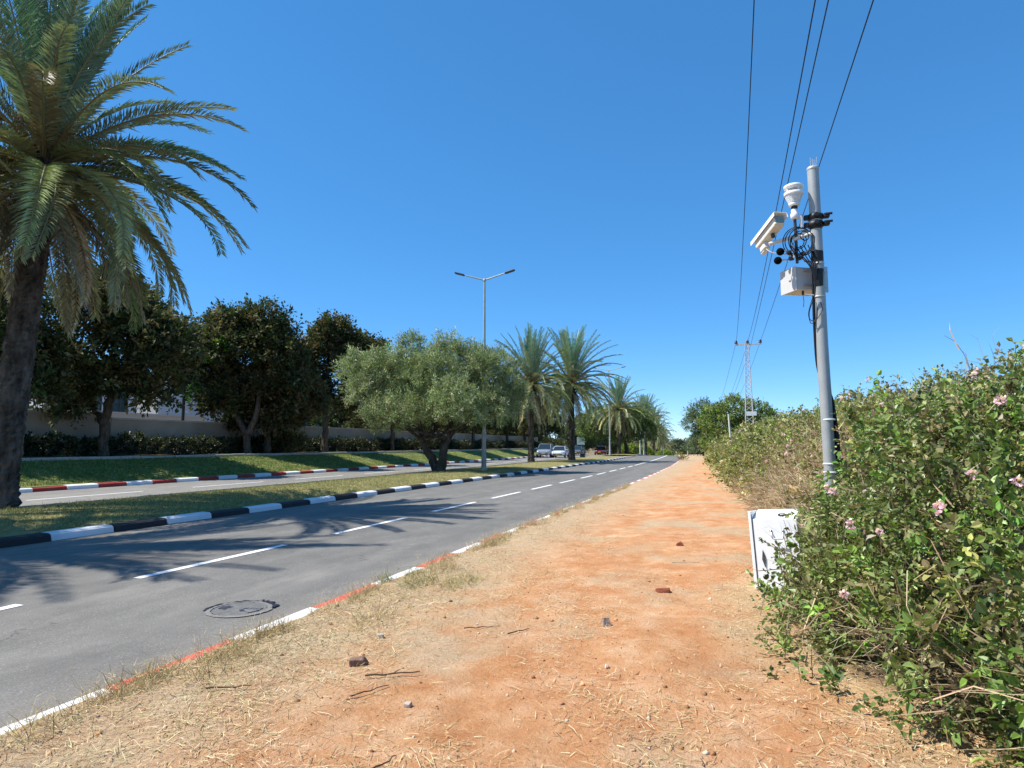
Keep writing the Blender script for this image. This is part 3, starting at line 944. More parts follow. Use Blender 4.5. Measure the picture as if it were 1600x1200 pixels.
OLV = [(.25, .295, .135), (.31, .35, .18), (.19, .235, .10), (.37, .40, .24), (.24, .27, .11)]
px = .0367
def op(x, y, rx, d=0.0, ry=None, rd=None):       # olive crown lobe from its place in the crown's outline
    return ((x - 685) * px, d, 1.6 + (695 - y) * px, rx * px, (rd or rx) * px * 1.0, (ry or rx) * px)
ol = rel([op(583, 612, 52, -.6), op(560, 585, 36, .5), op(640, 590, 55, 0), (*op(700, 588, 62, .4)[:3], 2.3, 2.6, 2.2), op(760, 605, 50, .2),
          op(788, 632, 36, .2), op(605, 655, 40, -1.4, 32), op(655, 648, 42, -2.0, 32), op(712, 640, 46, -2.2, 36), op(758, 645, 46, -1.4, 36),
          op(735, 566, 38, .8), op(690, 556, 34, .6), op(630, 562, 28, .6), op(660, 615, 60, 2.6), op(735, 625, 55, 2.4)])
tree('olive_tree', 'broad grey green olive tree with a forked dark trunk on the median', 'tree', (-15.74, 33.43, .14), explode(ol, 5, .42, 9),
     [([(0, 0, -.15), (-.35, .1, .5), (-.9, .2, 1.3), (-1.3, .3, 2.2)], .30, .17), ([(.12, 0, -.15), (.25, 0, .6), (.35, .1, 1.5), (.8, .2, 2.3)], .30, .18)],
     'olive_bark', 4, 13000, 17, .52, .16, .040, OLV, limbs=14, up=.55, inner=.12, lowcut=-.8, spread=.45, clump_tint=.24, out=.9)

DRK = [(.062, .082, .028), (.085, .10, .034), (.115, .105, .044), (.05, .068, .024), (.17, .14, .065)]
DRB = [(.14, .10, .05), (.19, .14, .08), (.10, .08, .04), (.07, .075, .03)]
def dark_tree(label, x, Y, z, blobs, trunk, seed, n=2300, pal=DRK, **kw):
    return tree('shade_tree', label, 'tree', (x, Y, z), explode(rel(blobs), 5, .40, seed), trunk, 'bark', seed, int(n * 1.5), 14, .70, .235, .13, pal, 'dark trees along the wall',
                'dark_leaf', limbs=18, up=.25, inner=.15, spread=.8, clump_tint=.34, lump=.34, fold=.2, **kw)
dark_tree('dark leafy tree behind the huge palm with its pale leaning trunk before the wall', -29, 23.3, 1.15,
          [(-.8, 0, 6.6, 2.2, 2.2, 1.8), (.9, .5, 6.2, 2.3, 2.0, 1.8), (2.0, 0, 4.4, 1.6, 1.6, 1.2), (-2.2, 0, 4.6, 1.4, 1.4, 1.1), (.6, -.8, 3.6, 1.3, 1.2, .9), (0, 1, 7.9, 1.6, 1.6, 1.2), (-1.2, -.6, 2.2, .8, .7, .5), (2.9, .2, 5.4, 1.6, 1.5, 1.4), (2.4, .4, 3.0, 1.2, 1.1, .9), (-2.6, .3, 3.0, 1.1, 1.0, .9)],
          [([(0, 0, -.2), (.05, 0, 1.2), (.25, 0, 2.4), (.5, .1, 4.0)], .27, .16), ([(.1, 0, 1.3), (-.9, .2, 2.2), (-2.0, .2, 3.4)], .14, .08)], 101, 2300)
dark_tree('tall dark tree with bright green sprigs right of the palm fronds', -29, 32.6, 1.2,
          [(-1.6, 0, 6.6, 2.1, 2.1, 1.9), (.6, .3, 7.0, 2.2, 2.1, 1.7), (2.0, .2, 6.0, 1.7, 1.7, 1.5), (-2.3, .3, 4.6, 1.6, 1.5, 1.2), (0, .8, 8.0, 1.5, 1.5, .9), (-1.2, .6, 7.9, 1.4, 1.4, .9), (-.6, .4, 4.6, 1.4, 1.4, 1.0), (-2.9, .2, 6.2, 1.5, 1.4, 1.4), (2.8, .3, 4.4, 1.4, 1.3, 1.3), (-1.0, -.2, 3.0, 1.2, 1.1, .9)],
          [([(.6, 0, -.2), (.5, 0, 1.0), (-.4, .1, 2.2), (-1.4, .2, 4.2)], .25, .13), ([(.6, 0, 1.1), (1.2, .1, 2.4), (1.2, .2, 4.6)], .2, .1)], 107, 2500)
dark_tree('low brown leaved tree in front of the tall dark tree', -28.6, 34.6, 1.15,
          [(.4, -.4, 4.3, 2.1, 1.7, 1.5), (1.9, -.2, 3.2, 1.5, 1.4, 1.1), (-1.0, -.2, 2.8, 1.6, 1.3, 1.0), (1.0, -.6, 2.1, 1.6, 1.2, .8), (-2.2, 0, 2.0, 1.1, 1.0, .7)],
          [([(0, 0, -.2), (.05, 0, .8), (-.3, 0, 1.6), (.3, .1, 3.0)], .26, .12)], 109, 1900, DRB + DRK[:3])
dark_tree('dark tree with a slim upright trunk nearest the olive crown on its left', -29, 41.5, 1.25,
          [(0, 0, 7.6, 2.0, 2.0, 1.7), (1.9, .2, 7.0, 1.9, 1.8, 1.5), (-1.6, .2, 6.4, 1.7, 1.7, 1.6), (.4, .3, 9.0, 1.5, 1.5, .9), (2.7, .2, 5.2, 1.4, 1.4, 1.1), (1.8, 0, 3.4, 1.5, 1.4, 1.1), (-.8, 0, 4.6, 1.5, 1.3, 1.2), (3.4, .2, 7.6, 1.0, 1.0, .8)],
          [([(0, 0, -.2), (.0, 0, 1.8), (-.1, 0, 3.4), (.1, .1, 6.0)], .26, .13), ([(0, 0, 2.0), (.9, .1, 3.2), (1.9, .2, 5.0)], .13, .07)], 113, 2300, DRK + DRB[:1])
base_bl = [(0, 0, 5.6, 3.0, 2.8, 2.2), (2.4, .2, 4.6, 2.2, 2.0, 1.6), (-2.4, .2, 4.8, 2.2, 2.0, 1.7), (.4, .2, 7.2, 2.0, 2.0, 1.3), (1.4, -.6, 3.2, 1.9, 1.5, 1.2), (-1.2, -.4, 3.2, 1.9, 1.5, 1.2)]
dark_left = None
dt = dark_tree('dark tree behind the olive tree, half hidden by its crown', -29.2, 52, 1.2, base_bl, [([(0, 0, -.2), (.1, 0, 1.6), (0, 0, 4.0)], .26, .14)], 127, 2400)
for i, (x, Y, s, lb) in enumerate([(-29.5, 17.5, .95, 'dark tree at the left edge, mostly hidden behind the huge palm trunk'), (-29.5, 64, 1.0, 'dark tree behind the trunk of the palm beside the olive tree'), (-29.8, 76, 1.02, 'dark tree behind the white car'),
                                   (-29.5, 90, 1.05, 'dark tree above the grey car'), (-30.5, 104, 1.1, 'dark tree above the blue panel'), (-31.5, 122, 1.2, 'dark tree beyond the red car')]):
    dup(dt, (x + float(sx(Y)), Y, ground_z(-29, Y)), 1.1 * (i + 1), s, lb)
# sprigs of new growth in the tall dark tree
rg = RS(3)
host = [o for o in bpy.data.objects if o.get('label', '').startswith('tall dark tree')][0]
for bl_ in ([(-1.0, -1.5, 6.3, .7, .35, .35)], [(-1.9, -1.5, 5.9, .5, .3, .25)], [(-2.6, -.9, 3.6, .35, .25, .5)]):
    spg = MB()
    sprays(spg, rel(bl_), 26, 12, .45, .24, .12, [(.14, .33, .04), (.19, .40, .06), (.10, .23, .03)], rg, spread=.7)
    spo = spg.build('sprig', M['leaf'], host)
    spo['label'] = 'bright green sprig of new leaves'

# pepper tree and bushes of the far median
PEP = [(.13, .19, .05), (.17, .235, .07), (.10, .15, .04), (.21, .26, .10)]
tree('pepper_tree', 'round bright green tree with drooping sides beyond the second lamp', 'tree', (-16.6, 106, ground_z(-14, 106)),
     rel([(-4.0, 0, 4.9, 2.8, 2.2, 2.2), (-.6, 0, 5.6, 3.0, 2.4, 2.2), (2.2, .2, 5.0, 2.4, 2.2, 1.9), (-5.0, .2, 3.6, 1.9, 1.7, 1.6), (.4, -.8, 3.4, 2.4, 1.8, 1.5), (3.6, 0, 3.6, 1.8, 1.6, 1.5)]),
     [([(.6, 0, -.2), (.5, 0, 1.4), (-.2, .1, 3.2)], .42, .2)], 'bark', 131, 2600, 12, .9, .36, .12, PEP, limbs=10, up=-.1, inner=.2, spread=.6)
bush_bl = [(0, 0, .9, 1.2, 1.1, .9), (1.1, .1, .8, 1.0, .9, .8), (-1.0, 0, .8, 1.0, .9, .8)]
YB = [(.24, .31, .05), (.30, .35, .07), (.16, .24, .045)]
b1 = tree('shrub', 'yellow green shrub low beside the white and green sign', 'shrub', (-17.4, 120, ground_z(-14, 120)), rel(bush_bl), [([(0, 0, -.1), (0, 0, .6)], .08, .04)], 'bark', 137, 700, 10, .4, .22, .12, YB, 'shrubs of the far median', limbs=3)
dup(b1, (-17.5, 142, ground_z(-14, 142)), 2.0, 1.15, 'yellow green shrub seen low between the palm trunks behind the sign')
dup(b1, (-15.5, 165, ground_z(-14, 165)), 4.0, 1.3, 'yellow green shrub where the far median runs out of sight')
# trees closing the view where the road drops
ctree = tree('roadside_tree', 'grey green tree closing the view left of the road crest', 'tree', (-15.5, 262, ground_z(-7, 262)), rel(base_bl), [([(0, 0, -.2), (.1, 0, 1.6), (0, 0, 4.0)], .3, .14)], 'bark', 139, 1500, 9, 1.1, .6, .26, [(.10, .12, .06), (.13, .15, .08), (.08, .10, .05)], 'trees closing the road view', limbs=5)
for i, (x, Y, s, lb) in enumerate([(-22, 300, 1.5, 'grey green tree closing the view right above the road crest'), (-31, 290, 1.3, 'grey green tree behind the last palms of the row'),
                                   (-9, 235, 1.15, 'grey green tree at the right end of the road crest'), (-13.5, 330, 1.9, 'tallest grey green tree far beyond the road crest')]):
    dup(ctree, (x, Y, ground_z(-7, Y)), i * 1.7 + .6, s, lb)

fill = tree('roadside_tree', 'dark green tree left of the last palms, beyond the far road', 'tree', (-33, 150, ground_z(-29, 150)), rel(base_bl), [([(0, 0, -.2), (.1, 0, 1.6), (0, 0, 4.0)], .3, .14)], 'bark', 173, 1800, 10, 1.0, .45, .22, [(.08, .11, .045), (.11, .14, .06), (.06, .085, .035)], 'green trees beyond the far road', limbs=5)
for i, (x, Y, s, lb) in enumerate([(-40, 62, .95, 'dark green tree behind the wall, below the crowns left of the silver car'), (-41, 74, .95, 'dark green tree behind the wall just above the silver car'), (-38, 88, .9, 'dark green tree behind the wall above the white car'),
                                   (-39, 101, .95, 'dark green tree behind the wall between the bare palm trunk and the blue board'), (-37, 116, 1.0, 'dark green tree behind the blue board')]):
    dup(fill, (x, Y, ground_z(-29, Y) - 2.2), 1.7 * i + .9, s, lb)
for i, (x, Y, s, lb) in enumerate([(-38, 172, 1.35, 'dark green tree behind the white and green sign'), (-36, 195, 1.4, 'dark green tree behind the trunk cluster of palms'),
                                   (-33, 215, 1.35, 'dark green tree behind the third palm from the end'), (-31, 240, 1.4, 'dark green tree behind the smallest palms'), (-28.5, 270, 1.4, 'farthest dark green tree beyond the far road')]):
    dup(fill, (x, Y, ground_z(-29, Y) - 1), 1.3 * i + .4, s, lb)
# right side trees
FEA = [(.13, .19, .09), (.17, .225, .12), (.10, .15, .075), (.21, .25, .14)]
tree('feathery_tree', 'tall feathery blue green tree at the end of the dirt path', 'tree', (-3.4, 90, .15),
     rel([(.2, 0, 5.6, 1.5, 1.3, 1.2), (-.7, 0, 4.3, 1.3, 1.2, 1.0), (1.3, 0, 4.6, 1.4, 1.2, 1.2), (.3, -.3, 2.7, 1.7, 1.3, 1.3), (-.4, 0, 1.2, 1.4, 1.1, .9), (1.6, .1, 2.2, 1.5, 1.2, 1.3)]),
     [([(0, 0, -.2), (.1, 0, 2.0), (.1, 0, 4.6)], .14, .06)], 'bark', 149, 1500, 16, .9, .30, .075, FEA, limbs=12, up=.25, inner=.15, spread=.55, out=1.1, lump=.25)
LAN = [(.16, .235, .05), (.22, .30, .07), (.115, .175, .04), (.27, .32, .10), (.21, .215, .075)]
tree('thicket_tree', 'wide bright green bushy tree behind the lattice pylon', 'tree', (.6, 67, .3),
     rel([(-1.6, 0, 3.5, 1.7, 1.6, 1.5), (.2, .2, 4.3, 1.7, 1.6, 1.5), (1.9, .2, 3.9, 1.7, 1.6, 1.4), (3.4, .4, 3.1, 1.5, 1.4, 1.3), (-1.9, -.3, 1.6, 1.5, 1.3, 1.2), (.4, -.5, 2.0, 1.9, 1.5, 1.5), (2.6, -.3, 1.8, 1.9, 1.5, 1.5)]),
     [([(0, 0, -.2), (.1, 0, 1.5), (.1, 0, 3.0)], .14, .07)], 'bark', 151, 2100, 13, .6, .22, .11, LAN, limbs=8, up=.45, inner=.2, spread=.6)

# ------------------------------------------------------------------ lantana hedge on the bank
STEM = [(.22, .16, .09), (.30, .23, .13), (.14, .10, .06), (.38, .30, .18)]
def hedge_blobs(y0, y1, step, top, seed, rows_):
    rng = RS(seed); out = []
    y = y0
    while y < y1:
        e = float(edge(y))
        for (u, z, r) in rows_:
            out.append((e + u + rng.normal(0, .12), y + rng.normal(0, step * .3), (z + rng.normal(0, .10)) * top, r * rng.uniform(.85, 1.2), r * rng.uniform(.9, 1.25), r * rng.uniform(.8, 1.05)))
        y += step
    return out

def flower_mesh(seed):
    rng = RS(seed); mb = MB()
    n = 26
    d = unit(rng.normal(0, 1, (n, 3)) + [0, 0, .5])
    P = d * .012
    inner = d[:, 2] > .75
    col = np.where(inner[:, None], np.array([.88, .72, .60]), np.array([.86, .56, .68])) * rng.normal(1, .15, (n, 1))
    mb.leaves(P, d, unit(rng.normal(0, 1, (n, 3))), .018, .017, np.clip(col, 0, 1), .1, 'leaf')
    for s in range(8):
        dd = unit(d[s] * .4 + rng.normal(0, 1, 3))
        mb.leaves(d[s:s + 1] * .024, dd[None], d[s:s + 1], .016, .015, np.clip(col[s:s + 1] * 1.1, 0, 1), .1, 'leaf')
    mb.tube([(0, 0, -.05), (0, 0, 0)], .0025, 4, 0, np.array([.12, .17, .05]))
    return mb.mesh('flower_cluster', [M['petal']])
FLM = [flower_mesh(s) for s in range(3)]

def hedge(label, name, cat, y0, y1, step, top, seed, n, per, spray, L, W, rows_, dry=0, flowers=0, fscale=1.0, kind='leaf', stemn=1500, drop=None, group=None, pal=LAN, cut=None):
    rng = RS(seed + 1)
    o = thing(name, label, cat, (float(edge((y0 + y1) / 2)) + .5, (y0 + y1) / 2, 0.1), 0, group)
    off = np.array(o.location)
    bl = [tuple(np.array(b) - np.concatenate([off, [0, 0, 0]])) for b in hedge_blobs(y0, y1, step, top, seed, rows_)]
    if drop: dr = lambda C: drop(C + off)
    else: dr = None
    lv, st = MB(), MB()
    C, td = sprays(lv, bl, n, per, spray, L, W, pal, rng, up=.4, kind=kind, inner=.25, spread=.55, clump_tint=.26, lowcut=-.85, out=.85,
                   stems=(st, stemn, .008 if L < .08 else .016, STEM), droop=.12, lump=.22, drop=dr, zmin=.02, patch=.3)
    if dry:
        k = rng.choice(len(C), min(dry, len(C)), replace=True)
        low = C[k, 2] < .55 * top * 1.6
        k = k[low | (rng.uniform(0, 1, len(k)) < .25)]
        shrt = np.where(C[k, 2] < .8, 1.0, .4)
        m = len(k)
        st.leaves(C[k] + rng.normal(0, .10, (m, 3)), unit(rng.normal(0, 1, (m, 3)) + [-.25, -.1, .5]), unit(rng.normal(0, 1, (m, 3))), rng.uniform(.2, .75, m) * shrt, .009 if L < .09 else .016,
                  pick([(.42, .32, .19), (.34, .25, .15), (.50, .41, .26), (.24, .17, .10)], m, rng), .5, 'blade', .1)
    st.build('stems', M['straw'], o)
    lv.build('leaves', M['gloss_leaf'], o)
    if flowers:
        front = np.where((td[:, 0] < -.05) & (C[:, 2] > .25))[0]
        cand = rng.choice(front, min(len(front), 700), replace=False)
        q = C[cand] + np.array([-.14, -.16, .11])
        md = np.array([np.sqrt(((C - p) ** 2).sum(1)).min() for p in q])
        k = cand[np.argsort(-md)[:flowers * 2]]
        k = rng.choice(k, flowers, replace=False)
        for i, j in enumerate(k):
            f = bpy.data.objects.new('flower_cluster', FLM[i % 3]); COL.objects.link(f); f.parent = o
            f.location = C[j] + td[j] * spray * 1.25 + np.array([-.02, -.02, .02])
            f.rotation_euler = (rng.uniform(-.7, .7), rng.uniform(-.9, .3), rng.uniform(0, 6.28))
            f.scale = [fscale * rng.uniform(.75, 1.25)] * 3
    return o

LAN_NEAR = [(.165, .235, .06), (.22, .30, .085), (.12, .175, .045), (.28, .32, .12), (.28, .26, .11), (.22, .19, .09), (.21, .33, .065)]
R_NEAR = [(.16, .14, .22), (.34, .24, .32), (.62, .55, .50), (1.05, .98, .60), (1.7, 1.35, .75), (2.5, 1.52, .85), (3.4, 1.60, .95), (4.6, 1.6, 1.0)]
def hollow(C):
    q = ((C[:, 0] - 1.05) / .50) ** 2 + ((C[:, 1] - 4.45) / .45) ** 2 + ((C[:, 2] - .30) / .34) ** 2
    return (q < 1)
_dp = RS(17)
def gaps(C):
    return (noise2(C[:, 1] * 1.0 + C[:, 2] * .6, C[:, 0] + C[:, 2] * 1.1, .42, 2) < -.62) & (_dp.uniform(0, 1, len(C)) < .85)
def dry_patch(C):
    u = C[:, 0] - edge(C[:, 1])
    w = sstep((20.5 - C[:, 1]) / 5) * sstep((1.9 - u + .5 * noise2(C[:, 1], C[:, 2], .9, 2)) / .7) + .35 * (noise2(C[:, 1], C[:, 0], 1.6, 2) < -.3)
    return _dp.uniform(0, 1, len(C)) < .82 * np.clip(w, 0, 1)
def far_back(C):
    u = C[:, 0] - edge(C[:, 1])
    return (C[:, 1] > 7.7) & (u < .7) & (_dp.uniform(0, 1, len(C)) < .75)
def cabinet_gap(C):
    a = (C[:, 1] > 6.2) & (C[:, 1] < 7.7) & (C[:, 0] < .72 - .22 * (C[:, 2] < .32)) & (C[:, 2] < 1.3)
    k = C[:, 0] / C[:, 1]
    low = 1.6 - 1.18 * C[:, 1] / 7 + .08 * np.sin(C[:, 0] * 40)
    b = (C[:, 1] < 7.2) & (C[:, 1] > 4.4) & (((k < .094) & (C[:, 2] > low)) | ((k < .062) & (C[:, 2] > 1.6 - 1.45 * C[:, 1] / 6.95 + .03 * np.sin(C[:, 0] * 60))))
    c = (C[:, 1] < 7.62) & (k > .085) & (k < .152) & (C[:, 2] > 1.6 - .60 * C[:, 1] / 7.6 + .05 * np.sin(C[:, 1] * 30))
    return a | b | c
hedge('dense lantana hedge with pink flowers nearest the camera, overhanging the grey pole and cabinet', 'lantana_hedge', 'hedge', 2.2, 9.2, .5, .92, 201, 40000, 12, .19, .047, .031,
      R_NEAR, 6000, 70, 1.05, 'leaf', 9000, lambda C: hollow(C) | cabinet_gap(C) | gaps(C) | far_back(C), pal=LAN_NEAR)
hedge('lantana hedge mixed with dry brown brush behind the grey pole', 'lantana_hedge', 'hedge', 9.4, 23.5, .95, 1.0, 211, 13000, 11, .32, .085, .052,
      [(.45, .40, .48), (1.1, .90, .68), (1.9, 1.32, .80), (2.9, 1.60, .90), (4.2, 1.75, 1.0)], 26000, 34, 1.6, 'diamond', 4000, drop=dry_patch, pal=[(.27, .275, .085), (.33, .31, .11), (.20, .22, .065), (.38, .32, .15), (.24, .30, .07), (.30, .23, .12)])
hedge('farther stretch of scrub hedge running up to the lattice pylon', 'scrub_hedge', 'hedge', 24, 64, 1.7, 1.1, 221, 8500, 10, .5, .16, .09,
      [(.7, .5, .72), (1.7, 1.05, .95), (3.0, 1.5, 1.05), (4.6, 1.75, 1.1)], 8000, 18, 2.6, 'diamond', 2500, pal=[(.25, .28, .085), (.32, .32, .11), (.19, .23, .065), (.36, .31, .15)])

# dry brush heaped at the foot of the hedge behind the cabinet
db = MB(); rg = RS(77)
n = 34000
Yd = 7.8 + 13 * rg.uniform(0, 1, n) ** 1.3; ud = rg.gamma(2.2, .40, n)
Xd = edge(Yd) - .15 + ud
Pd = np.stack([Xd, Yd, verge_z(Xd, Yd) + rg.uniform(.1, 1.0, n) * np.clip(ud, .1, 1.3)], 1)
db.leaves(Pd, unit(rg.normal(0, 1, (n, 3)) + [-.2, 0, .55]), unit(rg.normal(0, 1, (n, 3))), rg.uniform(.2, .7, n), .010, pick([(.52, .39, .24), (.44, .32, .19), (.60, .49, .32), (.34, .23, .14)], n, rg), .5, 'blade', .12)
tag(db.build('dry_brush', M['straw']), 'tangle of dry brown stems at the foot of the hedge behind the cabinet', 'dry brush', kind='stuff')

# ------------------------------------------------------------------ straw litter and dry grass of the verge
lt = MB(); rg = RS(91)
n = 62000
Yt = 1.9 + rg.gamma(1.5, 3.0, n); Xt = rg.uniform(-3.55, 1.7, n)
den = .12 + 1.0 * noise2(Xt, Yt, .9, 3) + .75 * sstep((-1.7 - Xt) / 1.3) + .45 * sstep((Xt + .35) / .8) + .3 * sstep((3.6 - Yt) / 1.2)
kp = (rg.uniform(0, 1.0, n) < np.clip(den, .06, 1)) & (Xt < edge(Yt) + .9) & (Yt < 22)
Xt, Yt = Xt[kp] + sx(Yt[kp]), Yt[kp]; n = len(Xt)
P = np.stack([Xt, Yt, verge_z(Xt, Yt) + .004 + rg.exponential(.008, n)], 1)
D = unit(np.stack([rg.normal(0, 1, n), rg.normal(0, 1, n), rg.normal(0, .10, n)], 1))
lt.leaves(P, D, unit(rg.normal(0, .3, (n, 3)) + [0, 0, 1]), rg.gamma(2.0, .022, n) + .012, rg.uniform(.0018, .0045, n),
          pick([(.62, .50, .28), (.52, .40, .22), (.70, .60, .38), (.60, .47, .27), (.44, .33, .19)], n, rg, .15), .25, 'blade')
tag(lt.build('straw_litter', M['straw']), 'cut straw and dry stalks scattered over the orange dirt', 'straw', kind='stuff')

pb_ = MB(); rg = RS(92)
n = 5200
Yt = 2.0 + rg.gamma(1.4, 2.6, n); Xt = rg.uniform(-3.5, 1.0, n)
kp = (Xt < edge(Yt) + .2) & (Yt < 18) & (rg.uniform(0, 1, n) < .35 + .5 * noise2(Xt, Yt, .8))
Xt, Yt = Xt[kp], Yt[kp]; n = len(Xt)
sz = np.clip(rg.lognormal(-5.2, .55, n), .002, .022)
base = np.array([(1, 0, 0), (0, 1, 0), (-1, 0, 0), (0, -1, 0), (.2, .1, .9), (-.7, -.6, -.5), (.7, -.6, -.5), (.7, .7, -.5), (-.7, .6, -.5)], float)
V = base[None] * rg.uniform(.6, 1.3, (n, 9, 1)) * sz[:, None, None]
an = rg.uniform(0, 6.28, n); ca_, sa_ = np.cos(an)[:, None], np.sin(an)[:, None]
V = np.stack([V[:, :, 0] * ca_ - V[:, :, 1] * sa_, V[:, :, 0] * sa_ + V[:, :, 1] * ca_, V[:, :, 2] * .75], -1)
V += np.stack([Xt, Yt, verge_z(Xt, Yt) + sz * .25], 1)[:, None]
tri = np.array([(0, 1, 4), (1, 2, 4), (2, 3, 4), (3, 0, 4), (3, 6, 0), (0, 7, 1), (1, 8, 2), (2, 5, 3), (3, 5, 6), (0, 6, 7), (1, 7, 8), (2, 8, 5)])
F = (np.arange(n)[:, None, None] * 9 + tri[None]).reshape(-1, 3)
pb_.add(V.reshape(-1, 3), F, 0, np.repeat(pick([(.50, .24, .11), (.58, .33, .17), (.40, .18, .08), (.55, .45, .34), (.30, .16, .09)], n, rg, .15), 9, 0), True)
tag(pb_.build('clods', M['clod']), 'little clods and pebbles on the orange dirt', 'clods', kind='stuff')
gr = MB(); rg = RS(93)
tufts = [(-3.5, 3.05, .30, 320), (-3.55, 3.35, .22, 200), (-3.5, 4.12, .26, 300), (-3.45, 4.35, .2, 160), (-3.45, 2.5, .3, 220), (-3.45, 5.5, .25, 120), (-3.4, 9.3, .35, 300), (-3.5, 9.9, .3, 260),
         (-3.45, 11.8, .3, 170), (-3.2, 6.4, .35, 260), (-2.8, 6.6, .4, 260), (-3.3, 7.2, .3, 200), (-3.4, 14.8, .4, 160), (-3.4, 17, .4, 120), (-3.2, 3.6, .35, 200), (-2.9, 4.9, .3, 150)]
_r = RS(12)
tufts += [(-3.5 + _r.normal(0, .04), y + _r.normal(0, .12), _r.uniform(.12, .3), int(_r.uniform(60, 190))) for y in np.arange(2.3, 24, .33) if _r.uniform() < .75]
for tx, ty, tr, tn in tufts:
    a = rg.uniform(0, 6.28, tn); q = tr * np.sqrt(rg.uniform(0, 1, tn))
    X, Y = tx + q * np.cos(a) * .45, ty + q * np.sin(a)
    X = np.maximum(X, -3.62)
    greenish = rg.uniform(0, 1) < .06
    pal = [(.30, .30, .11), (.40, .36, .17), (.22, .25, .08)] if (greenish or abs(ty - 6.5) < .4) else [(.52, .41, .22), (.60, .49, .28), (.38, .28, .15)]
    gr.leaves(np.stack([X, Y, verge_z(np.maximum(X, -3.5), Y) - .01], 1), unit(np.stack([rg.normal(-.2, .55, tn), rg.normal(.1, .55, tn), rg.uniform(.35, 1.1, tn)], 1)),
              unit(rg.normal(0, 1, (tn, 3))), rg.gamma(4, .028, tn) + .03, rg.uniform(.002, .0045, tn), pick(pal, tn, rg), .6, 'blade', .2)
n = 9000                                                     # low sparse grass along the kerb side of the verge
Yt = 2.0 + rg.gamma(1.5, 3.4, n); Xt = -3.55 + rg.gamma(1.6, .42, n)
kp = (Xt < -1.6) & (Yt < 30) & (noise2(Xt, Yt, .7) > -.35)
Xt, Yt = Xt[kp] + sx(Yt[kp]), Yt[kp]; n = len(Xt)
gr.leaves(np.stack([Xt, Yt, verge_z(Xt, Yt) - .004], 1), unit(np.stack([rg.normal(0, .8, n), rg.normal(0, .8, n), rg.uniform(.1, .8, n)], 1)), unit(rg.normal(0, 1, (n, 3))),
          rg.gamma(3, .016, n) + .015, rg.uniform(.0018, .004, n), pick([(.44, .36, .18), (.34, .30, .13), (.54, .45, .25), (.28, .27, .10)], n, rg), .5, 'blade', .15)
tag(gr.build('dry_grass', M['straw']), 'dry grass growing over the red and white kerb', 'grass', kind='stuff')

# short lawn blades on the median near the camera
mg = MB(); rg = RS(95)
n = 42000
Yt = 8 + rg.gamma(1.4, 9, n); Xt = rg.uniform(-15.95, -11.3, n)
kp = (Yt < 60); Xt, Yt = Xt[kp], Yt[kp]; n = len(Xt)
mg.leaves(np.stack([Xt + sx(Yt), Yt, med(Xt, Yt) - .004], 1), unit(np.stack([rg.normal(0, .6, n), rg.normal(0, .6, n), rg.uniform(.4, 1.2, n)], 1)), unit(rg.normal(0, 1, (n, 3))),
          rg.gamma(4, .016, n) + .02, .008, pick([(.26, .25, .085), (.34, .31, .13), (.19, .20, .06), (.42, .36, .17)], n, rg), .5, 'blade', .15)
tag(mg.build('median_grass', M['straw']), 'short yellow green grass of the median', 'grass', kind='stuff')
bg = MB(); rg = RS(96)
n = 26000
Yt = 14 + rg.gamma(1.4, 14, n); Xt = rg.uniform(-26.1, -22.8, n)
kp = (Yt < 90); Xt, Yt = Xt[kp], Yt[kp]; n = len(Xt)
zt = np.interp(-Xt, [22.6, 23.1, 26.3], [.15, .2, 1.0]) + .03 * noise2(Xt, Yt, 1.1)
bg.leaves(np.stack([Xt + sx(Yt), Yt, zt - .005], 1), unit(np.stack([rg.normal(0, .6, n), rg.normal(0, .6, n), rg.uniform(.4, 1.2, n)], 1)), unit(rg.normal(0, 1, (n, 3))),
          rg.gamma(4, .022, n) + .03, .016, pick([(.11, .17, .035), (.15, .21, .05), (.08, .125, .028), (.27, .27, .09), (.20, .23, .07)], n, rg), .5, 'blade', .15)
tag(bg.build('bank_grass', M['straw']), 'green grass on the bank across the far road', 'grass', kind='stuff')

# ------------------------------------------------------------------ stones, bricks and sticks
def lump(name, label, cat, x, y, s, mat, seed, rz=0, flat=.6, group=None):
    rng = RS(seed); mb = MB()
    V, F = [], []
    for i, p in enumerate(np.array([(-1, -1, -1), (1, -1, -1), (1, 1, -1), (-1, 1, -1), (-.8, -.75, 1), (.85, -.8, .8), (.7, .9, 1), (-.9, .7, .7)], float)):
        V.append(p + rng.normal(0, .16, 3))
    V = np.array(V) * np.array(s) / 2
    mb.add(V, [(0, 3, 2, 1), (4, 5, 6, 7), (0, 1, 5, 4), (1, 2, 6, 5), (2, 3, 7, 6), (3, 0, 4, 7)])
    o = mb.build(name, mat)
    m = o.modifiers.new('b', 'BEVEL'); m.width = min(s) * .12; m.segments = 2
    o.location = (x, y, float(verge_z(np.array(x), np.array(y))) + s[2] * .38)
    o.rotation_euler = (rng.normal(0, .12), rng.normal(0, .12), rz)
    return tag(o, label, cat, group)
lump('brick_fragment', 'grey brown chunk of broken brick on the dirt near the kerb', 'brick', -2.42, 3.90, (.125, .075, .06), M['brick'], 1, .5)
lump('stone', 'small upright dark stone in the middle of the dirt path', 'stone', -.98, 5.25, (.06, .045, .075), M['stone'], 2, .3)
lump('tile_fragment', 'flat dark red piece of clay tile on the path near the cabinet', 'tile', -.66, 6.58, (.15, .10, .045), M['tile_red'], 3, .2)
lump('stone', 'pale whitish stone on the straw near the bottom of the picture', 'stone', -1.75, 3.35, (.045, .04, .03), M['wallstone'], 4)
lump('stone', 'pale stone beside the broken brick towards the kerb', 'stone', -2.62, 4.55, (.06, .05, .035), M['wallstone'], 5, .4)
